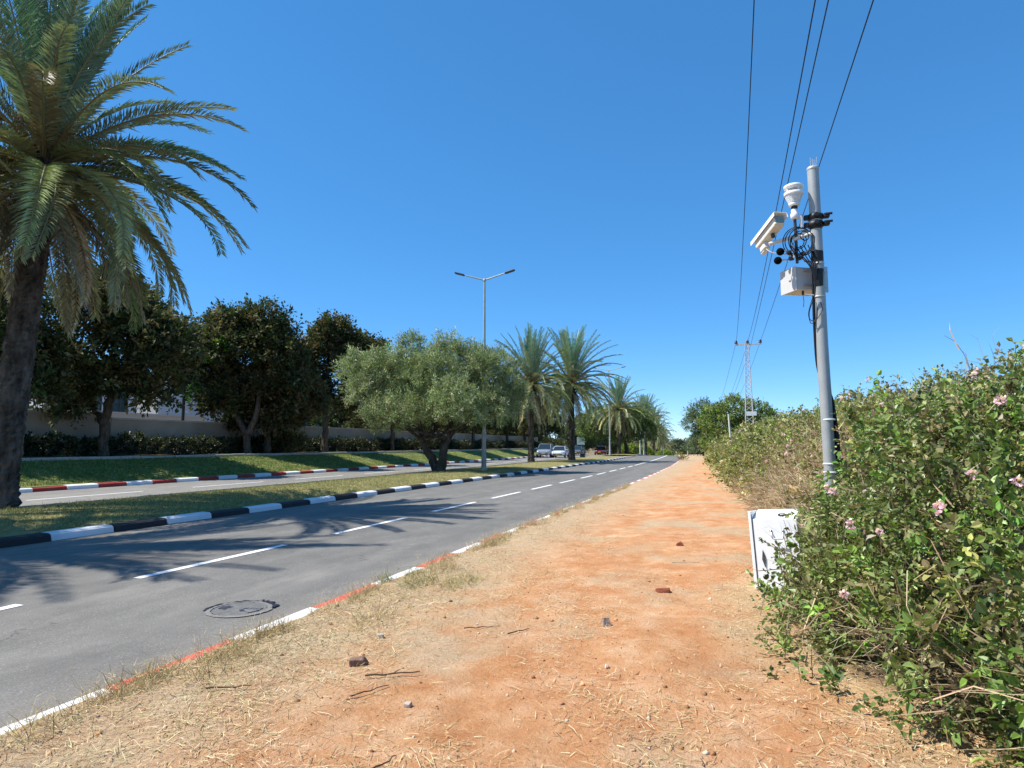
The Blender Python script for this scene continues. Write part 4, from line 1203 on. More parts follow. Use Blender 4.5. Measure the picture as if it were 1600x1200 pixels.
lump('stone', 'small reddish stone halfway up the path beyond the tile piece', 'stone', -.72, 9.6, (.09, .08, .05), M['tile_red'], 6, .4)
def stick(label, x, y, L, az, r, seed, mat='twig'):
    rng = RS(seed); mb = MB()
    t = np.linspace(-.5, .5, 7)
    P = np.stack([t * L, rng.normal(0, .018 * L, 7), rng.uniform(0, .01, 7)], 1)
    mb.tube(P, np.linspace(r, r * .5, 7), 5)
    if seed % 2: mb.tube([P[3], P[3] + np.array([.14 * L, .12 * L, .01])], [r * .6, r * .25], 4)
    o = mb.build('stick', M[mat]); o.location = (x, y, float(verge_z(np.array(x), np.array(y))) + r * 1.6 + .004)
    o.rotation_euler = (0, 0, az)
    return tag(o, label, 'stick', 'dead sticks on the dirt path')
stick('long dark forked stick lying right of the brick chunk', -2.05, 3.72, .34, .55, .007, 1)
stick('thin brown stick at the bottom edge left of the brick', -2.05, 3.45, .26, 1.1, .005, 3)
stick('short dark stick pointing to the small upright stone', -1.62, 4.95, .22, 1.0, .006, 2)
stick('slender stick nearest the middle of the path left of the stone', -1.95, 5.0, .30, .65, .005, 4)
stick('grey stick lying in the straw beside the kerb', -2.9, 3.25, .26, .45, .006, 6)
stick('short twig lying at the bottom centre of the picture', -1.55, 2.75, .16, 1.3, .005, 8)
stick('pale stalk lying across the path before the cabinet', -.55, 8.3, .34, .3, .006, 10, 'wallstone')
stick('thin upright looking twig at the bottom right of the path', -.15, 3.1, .22, 1.75, .004, 12)

# long pale stalks arching out of the hedge foot
sk_ = MB()
def arch(mb, pts, r, col):
    pts = np.array(pts, float); t = np.linspace(0, 1, len(pts)); t2 = np.linspace(0, 1, 14)
    mb.tube(np.stack([np.interp(t2, t, pts[:, k]) for k in range(3)], 1), np.linspace(r, r * .45, 14), 4, 0, np.array(col))
rg = RS(41)
for i in range(95):
    y = rg.uniform(2.6, 4.9); e = float(edge(y))
    a = np.array([e + rg.uniform(.2, .9), y, float(verge_z(np.array(e + .5), np.array(y))) + rg.uniform(.02, .3)])
    b = a + np.array([-rg.uniform(.2, .7), rg.normal(0, .35), rg.uniform(-.15, .25)])
    m = (a + b) / 2 + np.array([0, 0, rg.uniform(.02, .18)])
    b[2] = max(b[2], float(verge_z(b[0:1], b[1:2])[0]) + .01)
    arch(sk_, [a, m, b], rg.uniform(.0015, .004), rg.choice([0, 1]) * np.array([.1, .08, .05]) + np.array([.46, .38, .23]))
tag(sk_.build('dead_stalks', M['straw']), 'pale dead stalks sprawling from the hedge foot in the bottom right corner', 'dead stalks', kind='stuff')
sd = MB()
arch(sd, [(3.73, 12, 2.6), (3.62, 12, 3.05), (3.5, 12, 3.27), (3.36, 12, 3.37)], .006, (.25, .22, .16))
tag(sd.build('grass_stalk', M['straw']), 'single thin stalk curving up against the sky above the hedge', 'stalk')

# ------------------------------------------------------------------ manhole
mh = thing('manhole_cover', 'round sunken manhole cover with patterned iron showing in the grey road', 'manhole cover', (-4.62, 5.28, float(.035 * (1 - ((-4.62 + 7.2) / 3.9) ** 2) - .035)))
mh.scale = (.76, .76, 1)
ring = MB()
a = np.linspace(0, 2 * math.pi, 65)[:-1]
def ringstrip(mb, r0, r1, z0, z1, mat=0, wob=0.0, seed=0, a0=0, a1=64):
    rng = RS(seed); n = a1 - a0 + 1
    aa = np.linspace(a0, a1, n) / 64 * 2 * math.pi
    w0 = 1 + wob * rng.normal(0, 1, n); w1 = 1 + wob * rng.normal(0, 1, n)
    P = np.stack([np.stack([r0 * w0 * np.cos(aa), r0 * w0 * np.sin(aa), np.full(n, z0)], -1), np.stack([r1 * w1 * np.cos(aa), r1 * w1 * np.sin(aa), np.full(n, z1)], -1)], 1)
    mb.grid(P, mat, smooth=False)
ringstrip(ring, .41, .345, .006, .010, 0, .012)
ringstrip(ring, .345, .34, .010, .004, 0)
ring.build('ring', [plain('dusty_ring', (.21, .20, .185), .9, 0, .2, .2, 8, .4, 60)], mh)
lid = MB()
ringstrip(lid, .332, .001, .007, .010)
lid.build('lid', [plain('dusty_lid', (.15, .147, .14), .85, 0, .2, .2, 8, .4, 60)], mh)
pat = MB()
def patch(cx, cy, rr, sq, seed, bars):
    rng = RS(seed); aa = np.linspace(0, 2 * math.pi, 20)[:-1]
    q = rr * (1 + .18 * rng.normal(0, 1, 19))
    V = np.stack([cx + q * np.cos(aa), cy + q * sq * np.sin(aa), np.full(19, .0125)], 1)
    pat.add(V, [tuple(range(19))])
    for b in range(bars):
        r1 = .13 + .035 * b; a0, a1 = -.55, .55
        t = np.linspace(a0, a1, 10)
        pat.tube(np.stack([r1 * np.cos(t) * 1.0 + .02, r1 * np.sin(t), np.full(10, .014)], 1), .006, 4, 1)
patch(.16, .0, .12, .75, 3, 5)
patch(-.22, -.02, .075, 1.1, 5, 0)
pat.build('iron_pattern', [M['iron'], M['concrete']], mh)
crk = MB()
ringstrip(crk, .44, .395, .0105, .0112, 0, .035, 5, 5, 38)
ringstrip(crk, .48, .43, .0065, .0105, 0, .05, 6, 7, 17)
crk.build('crack', [M['black']], mh)

# ------------------------------------------------------------------ grey equipment pole and what hangs on it
PX, PY = .985, 7.6
pole = thing('equipment_pole', 'tall grey steel pole carrying sensors beside the lantana hedge', 'pole', (PX, PY, .1))
def L_(x, z, dy=0.0): return np.array([x - PX, dy, z - .1])
pm = MB()
pm.tube([(.05, 0, -.1), (.03, 0, .4), (.022, 0, 1.2), (0, 0, 2.6), (-.012, 0, 4.55)], [.063, .062, .0615, .061, .060], 24)
pm.build('shaft', M['pole_paint'], pole)
cp = MB()
cp.lathe([(.060, 0), (.064, .005), (.064, .03), (.055, .04), (.01, .045)], 20, (-.012, 0, 4.545))
cp.build('cap', M['galv'], pole)
sp = MB()
for dx, dz, tx in ((-.02, .10, -.02), (.0, .085, .0), (.03, .10, .045), (.01, .07, .02)):
    sp.tube([(-.012 + dx, 0, 4.57), (-.012 + tx, 0, 4.6 + dz)], .003, 4)
sp.build('wire_ends', M['galv'], pole)
for z0, z1 in ((3.50, 3.62), (3.22, 3.42), (3.87, 3.95)):
    bd = MB(); bd.lathe([(.0615, z0), (.0635, z0 + .005), (.0635, z1 - .005), (.0615, z1)], 20, (-.008, 0, 0)); bd.build('tape_band', M['black'], pole)
for z0 in (3.925, 4.01):
    cl = MB(); cl.lathe([(.06, z0 - .032), (.082, z0 - .026), (.082, z0 + .026), (.06, z0 + .032)], 20, (-.01, 0, 0))
    cl.box((.10, -.02, z0), (.06, .075, .05), 0, 0, bevel=.008); cl.box((-.105, -.01, z0), (.05, .06, .05), 0, 0, bevel=.008)
    cl.tube([(.09, -.085, z0), (.15, -.085, z0)], .014, 8); cl.tube([(-.01, -.12, z0), (-.01, -.08, z0)], .022, 8)
    cl.build('clamp', M['black'], pole)
pl = MB(); pl.box((-.155, -.02, 3.97), (.022, .07, .15), 0, 0, bevel=.004); pl.build('bracket_plate', M['grey_plastic'], pole)
arm = MB()
arm.tube([L_(.49, 3.855), L_(.885, 3.94)], .021, 10); arm.tube([L_(.74, 3.865, -.05), L_(.93, 3.915, -.05)], .02, 10)
arm.tube([L_(.885, 3.94), L_(.985, 3.945)], .021, 10)
arm.build('arm', M['cream'], pole)
mast = MB(); mast.tube([L_(.77, 3.60, -.03), L_(.764, 4.19, -.03)], .016, 10)
mast.build('mast', M['dark_metal'], pole)
cb_ = MB()
def cab(pts, r=.006, mb=cb_):
    pts = np.array(pts, float); n = len(pts)
    t = np.linspace(0, 1, n); t2 = np.linspace(0, 1, n * 5)
    P = np.stack([np.interp(t2, t, pts[:, k]) for k in range(3)], 1)
    for _ in range(3): P[1:-1] = (P[:-2] + 2 * P[1:-1] + P[2:]) / 4
    mb.tube(P, r, 6)
rg = RS(8)
for i in range(7):                                          # coil of spare cable
    rr = .115 + .03 * rg.normal(); c = L_(.80 + .02 * rg.normal(), 3.85 + .02 * rg.normal(), -.06 + .02 * i - .05); tl = rg.normal(0, .25)
    aa = np.linspace(0, 6.6, 30)
    cb_.tube(np.stack([c[0] + rr * np.cos(aa), c[1] + tl * rr * np.cos(aa), c[2] + rr * 1.1 * np.sin(aa)], 1), .0055, 5, caps=False)
for i in range(6):                                          # loose leads from the coil down to the box
    x0 = .72 + .04 * i
    cab([L_(x0, 3.78, -.08), L_(x0 + .06, 3.66 - .02 * i, -.12), L_(.88 + .015 * i, 3.56, -.10), L_(.93, 3.40 - .03 * i, -.10), L_(.92, 3.2, -.09)])
cb_.build('cable_coil', M['cable'], pole)
dn = MB()
for i in range(4):
    o = .014 * i
    cab([L_(.915 + o * .4, 3.35, -.04 + o), L_(.908 + o * .4, 3.0, -.03 + o), L_(.916 + o * .3, 2.5, o), L_(.96, 2.3, .075), L_(1.06, 2.15, .07), (.088 - .012 * i, .01 + o, 1.95), (.125 - .012 * i, -.01 + o, 1.5),
         (.105 - .01 * i, 0 + o, 1.2), (.10, .01 + o, .8), (.09, 0, .0)], .0105, dn)
cab([L_(1.03, 4.5, .06), L_(1.045, 3.6, .06), L_(1.045, 2.6, .06), L_(1.06, 2.1, .05)], .006, dn)
dn.build('cable', M['cable'], pole)
hb = MB()
cab([L_(.905, 3.16, -.06), L_(.865, 3.05, -.06), L_(.862, 2.96, -.06), L_(.90, 2.93, -.07), L_(.94, 2.96, -.08), L_(.945, 3.08, -.08)], .0045, hb)
cab([L_(.905, 3.20, -.06), L_(.85, 3.02, -.07), L_(.875, 2.90, -.06), L_(.93, 2.94, -.08), L_(1.0, 3.05, -.08), L_(.98, 3.14, -.08)], .004, hb)
hb.build('loose_lead', M['cable'], pole)
for z in (1.76, 1.29, 1.20):
    tie = MB(); tie.lathe([(.068, z), (.072, z + .003), (.072, z + .014), (.068, z + .017)], 18, (.026, .002, 0)); tie.build('cable_tie', M['white_paint'], pole)
for z in (3.10, 3.47):
    tie = MB(); tie.lathe([(.062, z), (.067, z + .003), (.067, z + .014), (.062, z + .017)], 18, (-.006, 0, 0))
    tie.tube([L_(.83, z + .13, -.09), L_(.93, z + .115, -.085)], .008, 6); tie.build('strap', M['galv'], pole)

# weather sensor on the mast
ws = thing('weather_sensor', 'white ribbed weather sensor standing on the thin black mast', 'weather sensor', (.764, PY - .03, 4.19))
b = MB(); b.lathe([(.038, -.09), (.042, -.088), (.044, -.03), (.036, -.02), (.034, .02), (.03, .03)], 20); b.build('socket', M['white_paint'], ws)
b = MB(); b.lathe([(.032, .02), (.034, .025), (.034, .055), (.03, .06)], 18); b.build('collar', M['black'], ws)
b = MB()
pr = [(.044, .06), (.058, .065), (.058, .095)]
for i in range(6):
    r = .062 + .0055 * i; z = .098 + .0135 * i
    pr += [(r - .012, z), (r, z + .003), (r + .003, z + .009), (r - .010, z + .012)]
pr += [(.10, .183), (.103, .19), (.102, .215), (.06, .228)]
b.lathe(pr, 28); b.build('housing', M['white_paint'], ws)
b = MB()
for k in range(4):
    a = k * math.pi / 2 + .6
    b.tube([(.078 * math.cos(a), .078 * math.sin(a), .215), (.078 * math.cos(a), .078 * math.sin(a), .262)], .009, 8)
b.build('spacer', M['white_paint'], ws)
b = MB(); b.lathe([(.07, .258), (.098, .262), (.103, .272), (.102, .292), (.085, .302), (.02, .306)], 28); b.build('roof', M['white_paint'], ws)

# box camera with sun shield
ax0, ax1 = np.array([.395, 7.86, 3.925]), np.array([.60, 7.42, 4.075])
axd = unit((ax1 - ax0)[None])[0]; clen = np.linalg.norm(ax1 - ax0)
sdv = unit(np.cross(axd, [0, 0, 1.0])[None])[0]; upv = np.cross(sdv, axd)
MC = np.stack([axd, -sdv, upv], 1)
cm = thing('security_camera', 'white box camera under a long sun shield on the pole arm', 'camera', tuple((ax0 + ax1) / 2))
b = MB(); b.box((0, 0, -.012), (clen * .94, .115, .095), M=None, bevel=.012)
b.v = [v @ MC.T for v in b.v]; b.build('body', M['cream'], cm)
b = MB()
h = clen * .56
for (y0, z0, y1, z1) in ((-.078, .012, -.072, .062), (-.072, .062, .072, .062), (.072, .062, .078, .012)):
    dy, dz = y1 - y0, z1 - z0; q = math.hypot(dy, dz); ny, nzz = -dz / q * .005, dy / q * .005
    V = [(-h, y0, z0), (h, y0, z0), (h, y1, z1), (-h, y1, z1), (-h, y0 + ny, z0 + nzz), (h, y0 + ny, z0 + nzz), (h, y1 + ny, z1 + nzz), (-h, y1 + ny, z1 + nzz)]
    b.add(V, [(0, 3, 2, 1), (4, 5, 6, 7), (0, 1, 5, 4), (1, 2, 6, 5), (2, 3, 7, 6), (3, 0, 4, 7)])
b.v = [v @ MC.T for v in b.v]; b.build('sun_shield', M['white_paint'], cm)
b = MB(); b.box((clen * .475, 0, -.005), (.012, .095, .07)); b.v = [v @ MC.T for v in b.v]; b.build('front_glass', M['teal_glass'], cm)
b = MB(); b.box((-clen * .28, 0, -.10), (.11, .075, .09), bevel=.01); b.box((-clen * .33, 0, -.15), (.075, .055, .03), bevel=.008); b.v = [v @ MC.T for v in b.v]; b.build('mount', M['cream'], cm)
b = MB(); b.tube([(.06, 0, -.06), (.06, 0, -.105)], .022, 10); b.v = [v @ MC.T for v in b.v]; b.build('cable_gland', M['dark_metal'], cm)
b = MB(); cab(np.array([(.46, 7.6, 3.80), (.50, 7.58, 3.755), (.58, 7.58, 3.725), (.70, 7.58, 3.715)]) - np.array(cm.location), .006, b); b.build('lead', M['cream'], cm)

# the two foam-covered microphones
for (x, z, lb) in ((.600, 3.742, 'upper black foam ball microphone on the pole bracket'), (.572, 3.643, 'lower black foam ball microphone on the pole bracket')):
    m_ = thing('microphone', lb, 'microphone', (x, PY - .05, z), 0, 'foam ball microphones on the pole')
    b = MB()
    b.lathe([(.001, -.043)] + [(.043 * math.cos(q), .043 * math.sin(q)) for q in np.linspace(-1.35, 1.35, 11)] + [(.001, .043)], 18, (0, 0, 0)); b.build('foam_ball', M['foam'], m_)
    b = MB(); b.tube([(.035, 0, 0), (.15, .01, .005)], .008, 8); b.build('rod', M['galv'], m_)
mbk = thing('microphone_bracket', 'cluster of black clamps holding the two microphones at the foot of the mast', 'bracket', (.74, PY - .04, 3.69))
b = MB()
for dx, dz, s in ((-.05, .03, .05), (-.03, -.035, .055), (.0, .0, .06), (.09, .01, .045), (.06, -.04, .045)):
    b.box((dx, -.01, dz), (s, .06, s * .7), rz=dx * 6, bevel=.008); b.tube([(dx, -.06, dz), (dx, .05, dz)], .012, 8)
b.build('clamp', M['black'], mbk)
b = MB(); b.box((-.005, -.045, .03), (.022, .012, .15), bevel=.003); b.build('plate', M['galv'], mbk)

# equipment box behind the pole
eb = thing('equipment_box', 'pale equipment box strapped behind the pole, its left side in full sun', 'box', (.84, PY + .20, 3.44), R(30))
b = MB(); b.box((0, 0, 0), (.34, .27, .255), bevel=.008); b.build('case', M['grey_plastic'], eb)
b = MB(); b.box((-.178, 0, 0), (.012, .285, .27), bevel=.004); b.build('lid', M['grey_plastic'], eb)
b = MB(); b.box((.165, -.142, 0), (.10, .012, .29), bevel=.003); b.build('mounting_plate', M['galv'], eb)
b = MB()
for z in (-.08, .09): b.box((.04, -.15, z), (.30, .014, .02), bevel=.003)
b.build('rail', M['galv'], eb)
b = MB(); b.tube([(-.06, -.08, -.127), (-.06, -.08, -.17)], .012, 8); b.build('cable_gland', M['black'], eb)
b = MB(); cab([(-.06, -.08, -.17), (-.055, -.085, -.24), (-.06, -.08, -.31)], .004, b); b.build('lead', M['teal_glass'], eb)

# ------------------------------------------------------------------ white cabinet
cabn = thing('utility_cabinet', 'white steel cabinet leaning at the edge of the hedge, twigs across its front', 'cabinet', (.235, 6.98, .12), R(10))
cabn.rotation_euler = (R(-3), R(-4.2), R(-14))
W_, D_, H_ = .42, .30, .80
V = [(0, 0, .06), (W_, 0, .06), (W_, D_, .06), (0, D_, .06), (0, 0, H_ - .07), (W_, 0, H_ - .07), (W_ - .02, D_, H_ + .02), (0.0, D_, H_ + .02)]
b = MB(); b.add(V, [(0, 3, 2, 1), (4, 5, 6, 7), (0, 1, 5, 4), (1, 2, 6, 5), (2, 3, 7, 6), (3, 0, 4, 7)])
bo = b.build('body', M['white_paint'], cabn); bv = bo.modifiers.new('b', 'BEVEL'); bv.width = .006; bv.segments = 3
b = MB(); b.box((-.018, D_ / 2, .43), (.030, D_ + .02, .76), bevel=.004); b.build('side_door', M['white_paint'], cabn)
b = MB(); b.box((-.0015, -.001, .42), (.006, .012, .72)); b.build('gasket', M['dark_metal'], cabn)
b = MB(); b.box((W_ / 2 - .02, D_ / 2, .03), (W_ * .75, D_ * .8, .07)); b.build('plinth', plain('rusty_plinth', (.10, .045, .03), .9), cabn)
sl = math.atan2(.09, D_)
b = MB(); Mx = np.array([[1, 0, 0], [0, math.cos(sl), -math.sin(sl)], [0, math.sin(sl), math.cos(sl)]])
b.lathe([(.033, 0), (.038, .003), (.038, .010), (.030, .013), (.028, .008), (.001, .008)], 22, (.27, .10, H_ - .037), Mx); b.build('vent_cap', M['black'], cabn)
b = MB(); b.lathe([(.016, .009), (.015, .0105), (.001, .011)], 16, (.27, .10, H_ - .037), Mx); b.build('vent_centre', M['grey_plastic'], cabn)
b = MB(); b.tube([(.17, 0, .615), (.17, -.028, .612), (.19, -.045, .545), (.20, -.048, .54), (.28, -.048, .54), (.29, -.045, .545), (.285, -.028, .612), (.285, 0, .615)], .0065, 8)
for x in (.17, .285): b.lathe([(.013, 0), (.013, .006), (.006, .008)], 12, (x, 0, .615), np.array([[1, 0, 0], [0, 0, -1], [0, 1, 0.]]))
b.build('handle', M['chrome'], cabn)
b = MB(); V = [(.075, -.004, .43), (.095, -.004, .36), (.085, -.004, .26), (.063, -.004, .34)]
V += [(x, -.014, z) for x, y, z in V]
b.add(V, [(0, 1, 2, 3), (7, 6, 5, 4), (0, 4, 5, 1), (1, 5, 6, 2), (2, 6, 7, 3), (3, 7, 4, 0)])
b.build('latch', M['dark_metal'], cabn)
b = MB()
for x in (.315, .34): b.lathe([(.005, 0), (.005, .003), (.002, .004)], 10, (x, 0, .625), np.array([[1, 0, 0], [0, 0, -1], [0, 1, 0.]]))
b.build('screw', M['chrome'], cabn)
# lantana shoots across the cabinet front
sh = MB(); rg = RS(55)
shoots = [[(.62, 6.72, .50), (.50, 6.70, .57), (.36, 6.72, .63), (.24, 6.74, .70)], [(.62, 6.66, .28), (.52, 6.62, .33), (.42, 6.64, .38), (.35, 6.66, .39)], [(.60, 6.7, .10), (.48, 6.66, .15), (.36, 6.66, .19), (.27, 6.68, .24)],
          [(.66, 6.7, .42), (.58, 6.66, .48), (.52, 6.64, .50)], [(.60, 6.6, .2), (.5, 6.56, .25), (.40, 6.58, .24)]]
for P in shoots:
    P = np.array(P); t2 = np.linspace(0, 1, 12); t = np.linspace(0, 1, len(P))
    Q = np.stack([np.interp(t2, t, P[:, k]) for k in range(3)], 1)
    sh.tube(Q, np.linspace(.004, .0018, 12), 4, 0, np.array([.16, .13, .07]))
    m = 46
    u = rg.uniform(0, 1, m) ** .8
    pp = np.stack([np.interp(u, t2, Q[:, k]) for k in range(3)], 1)
    sh.leaves(pp, unit(rg.normal(0, 1, (m, 3)) + [-.5, 0, .1]), unit(rg.normal(0, .5, (m, 3)) + [0, 0, 1]), rg.uniform(.022, .045, m), rg.uniform(.016, .028, m), pick(LAN[:3] + [(.15, .17, .10)], m, rg), .2, 'leaf', .1)
so = sh.build('shoots', M['gloss_leaf'])
hd = [o for o in bpy.data.objects if o.get('label', '').startswith('dense lantana')][0]
so.parent = hd; so.location = -hd.location

# ------------------------------------------------------------------ street lamps
def street_lamp(label, x, Y, H, rz, spread=1.75):
    t = thing('street_lamp', label, 'street lamp', (x, Y, ground_z(-13.5, Y)), rz, 'double street lamps on the median')
    b = MB(); b.lathe([(.22, -.1), (.21, .02), (.15, .12), (.115, 1.9), (.11, 2.05)], 16); b.build('base', M['concrete'], t)
    b = MB(); b.lathe([(.125, 2.03), (.135, 2.05), (.135, 2.13), (.10, 2.16)], 16); b.build('collar', M['lamp_paint'], t)
    b = MB(); b.tube([(0, 0, 2.0), (0, 0, H * .55), (0, 0, H)], [.10, .085, .06], 14); b.build('post', M['lamp_paint'], t)
    b = MB(); b.lathe([(.06, H - .05), (.085, H), (.085, H + .12), (.03, H + .16)], 12); b.build('hub', M['lamp_paint'], t)
    for s in (-1, 1):
        b = MB(); b.tube([(0, 0, H + .06), (s * spread * .7, 0, H + .42)], [.045, .035], 10); b.build('bracket_arm', M['lamp_paint'], t)
        b = MB(); b.box((0, 0, 0), (.62, .24, .09), bevel=.03)
        q = math.atan2(.36, spread * .7) * s
        Mr = np.array([[math.cos(q), 0, -math.sin(q)], [0, 1, 0], [math.sin(q), 0, math.cos(q)]])
        b.v = [v @ Mr.T + np.array([s * (spread * .7 + .28), 0, H + .50]) for v in b.v]
        b.build('lamp_head', M['dark_metal'], t)
    return t
street_lamp('pale double armed street lamp rising behind the olive tree', -13.29, 34.26, 10.95, R(8))
street_lamp('double armed street lamp partly hidden by palm fronds beside the red car', -16.15, 91.2, 12.0, R(4), 2.6)

# ------------------------------------------------------------------ power line
pyl = thing('lattice_pylon', 'pale lattice power pylon with a crossarm rising above the scrub', 'pylon', (1.72, 60, .25), 0)
b = MB(); PH = 10.3
pmat = plain('weathered_pale_steel', (.58, .56, .55), .6, .1, .4, .06, 3)
for sx_ in (-1, 1):
    for sy_ in (-1, 1):
        b.tube([(sx_ * .42, sy_ * .42, -.2), (sx_ * .13, sy_ * .13, PH)], [.045, .035], 5)
b.build('leg', pmat, pyl)
b = MB(); z = .3
while z < PH - .3:
    w0 = np.interp(z, [0, PH], [.42, .13]); z2 = min(PH - .1, z + max(.4, w0 * 1.6)); w1 = np.interp(z2, [0, PH], [.42, .13])
    for q in range(4):
        Mr = rotz(q * math.pi / 2)
        b.tube(np.array([(-w0, -w0, z), (w1, -w1, z2)]) @ Mr.T, .013, 4, caps=False); b.tube(np.array([(w0, -w0, z), (-w1, -w1, z2)]) @ Mr.T, .013, 4, caps=False)
    z = z2
b.build('bracing', pmat, pyl)
b = MB(); b.box((.07, 0, PH - .05), (2.25, .16, .13)); b.build('crossarm', pmat, pyl)
INS = [-.90, .06, 1.12]
for x in INS:
    b = MB(); b.lathe([(.05, 0), (.14, .03), (.15, .10), (.08, .13), (.13, .17), (.13, .23), (.06, .28), (.05, .33)], 12, (x, 0, PH + .01)); b.build('insulator', M['insul'], pyl)
b = MB(); b.box((.16, -.72, 4.05), (.85, .04, .36), bevel=.01); b.build('notice_plate', M['sign_white'], pyl)
def wire(label, pts):
    mb = MB(); pts = np.array(pts, float)
    y = np.concatenate([np.linspace(-40, 60, 41)])
    k = np.polyfit(pts[:, 1], pts[:, 0], 1); q = np.polyfit(pts[:, 1], pts[:, 2], 2 if len(pts) > 2 else 1)
    P = np.stack([np.polyval(k, y), y, np.polyval(q, y)], 1)
    mb.tube(P, .0145, 5)
    y2 = np.linspace(60, 125, 12); e = P[-1]
    tt = (y2 - 60) / 65
    P2 = np.stack([e[0] - 4.5 * tt, y2, e[2] - 2.4 * tt - 5.5 * tt * (1 - tt) - 3.4 * tt], 1)
    mb.tube(P2, .0125, 5)
    return tag(mb.build('power_line', M['wire']), label, 'power line', 'overhead power lines')
wire('leftmost overhead power line running to the left insulator', [(.82, 60, 10.68), (.82, 23.1, 10.75), (.82, 14.8, 11.7 - .25), (.82, 12, 11.45)][:3])
wire('thick looking power line second from the left, to the middle insulator', [(1.78, 60, 10.66), (1.78, 22.7, 9.72), (1.78, 12.5, 9.93)])
wire('thin power line third from the left, close beside the thicker one', [(2.05, 60, 10.4), (2.1, 21.7, 10.25), (2.1, 13.2, 10.3)])
wire('rightmost power line passing behind the top of the grey pole', [(2.84, 60, 10.66), (2.84, 20.2, 10.05), (2.84, 12.9, 10.0)])
tpole = thing('marker_post', 'thin pale leaning post sticking out of the scrub before the pylon', 'post', (.05, 38, .8))
b = MB(); b.tube([(.06, 0, 0), (-.06, 0, 2.48)], [.055, .045], 10); b.build('shaft', M['cream'], tpole)
b = MB(); b.lathe([(.05, 0), (.055, .01), (.05, .04), (.01, .05)], 10, (-.06, 0, 2.47)); b.build('cap', M['galv'], tpole)

# ------------------------------------------------------------------ wall, low hedge and houses across the far road
def wall_piece(label, y0, y1, top, cap=True, x=-30.6):
    t = thing('boundary_wall', label, 'wall', (x, (y0 + y1) / 2, 1.0), 0, 'beige boundary wall')
    L = y1 - y0
    b = MB(); ys = np.linspace(-L / 2, L / 2, max(2, int(L / 2)))
    s_ = sx(ys + (y0 + y1) / 2)
    for X, rv in ((0, 0), (-.25, 1)):
        P = np.stack([np.stack([X + s_, ys, np.full_like(ys, -.3)], -1), np.stack([X + s_, ys, np.full_like(ys, top - 1.0)], -1)], 1)
        b.grid(P if rv else P[:, ::-1], smooth=False)
    for e in (0, -1):
        b.add([(s_[e], ys[e], -.3), (-.25 + s_[e], ys[e], -.3), (-.25 + s_[e], ys[e], top - 1), (s_[e], ys[e], top - 1)], [(0, 1, 2, 3)])
    b.build('masonry', M['wallplaster'], t)
    b = MB()
    P = np.stack([np.stack([dx + s_, ys, np.full_like(ys, top - 1 + dz)], -1) for dx, dz in ((.04, .004), (.04, .10), (-.29, .10), (-.29, .004), (.04, .004))], 1)
    b.grid(P[:, ::-1], smooth=False)
    b.build('coping', M['wallstone'], t)
    return t
wall_piece('taller beige wall section seen right of the huge palm trunk', 10, 25.0, 3.10)
wall_piece('long lower beige wall section running behind the dark trees', 25.02, 56, 2.93)
wall_piece('beige wall section behind the olive tree and the palms', 56.02, 115, 2.9)
# low clipped hedge in front of the wall
lh = thing('clipped_hedge', 'long low dark hedge in front of the beige wall', 'hedge', (-29.6, 45, 1.08))
b = MB(); rg = RS(61)
bl = []
for y in np.arange(-32, 68, 1.05):
    bl.append((float(sx(y + 45)) + rg.normal(0, .08), y, .40 + .05 * rg.normal(), .55, .75, .48 + .08 * rg.normal()))
sprays(b, bl, 9000, 9, .25, .15, .09, [(.030, .042, .014), (.045, .055, .018), (.022, .032, .012), (.08, .085, .04)], rg, inner=.1, spread=.6, lowcut=-.9, up=.3)
b.build('leaves', M['gloss_leaf'], lh)
b = MB()
for y in np.arange(-32, 68, .8): b.tube([(float(sx(y + 45)), y, -.1), (float(sx(y + 45)) + .1, y + .05, .55)], [.03, .015], 5)
b.build('stems', M['bark'], lh)
th = thing('tall_hedge', 'tall dark hedge standing behind the beige wall above the cars', 'hedge', (-34, 85, 1.2))
b = MB(); rg = RS(63)
bl = [(float(sx(y + 85)) + rg.normal(0, .2), y, 1.5 + float(cz(y + 85)) + .3 * rg.normal(), .9, 1.1, 1.6 + .25 * rg.normal()) for y in np.arange(-30, 95, 1.5)]
sprays(b, bl, 9500, 9, .4, .24, .14, DRK + [(.09, .12, .04)], rg, inner=.1, spread=.7, lowcut=-.9, up=.4)
b.build('leaves', M['dark_leaf'], th)
b = MB()
for y in np.arange(-30, 95, 1.5): b.tube([(float(sx(y + 85)), y, -.1), (float(sx(y + 85)) + .1, y + .05, 2.2)], [.07, .03], 5)
b.build('stems', M['bark'], th)
bs = tree('shrub', 'dark spiky shrub taller than the clipped hedge before the wall', 'shrub', (-28.9, 36.2, 1.1), rel([(0, 0, .75, .8, .6, .7), (.9, 0, .5, .8, .6, .5)]), [([(0, 0, -.1), (0, 0, .5)], .05, .03)], 'bark', 163, 330, 10, .5, .24, .08, DRK, limbs=2, up=.8)

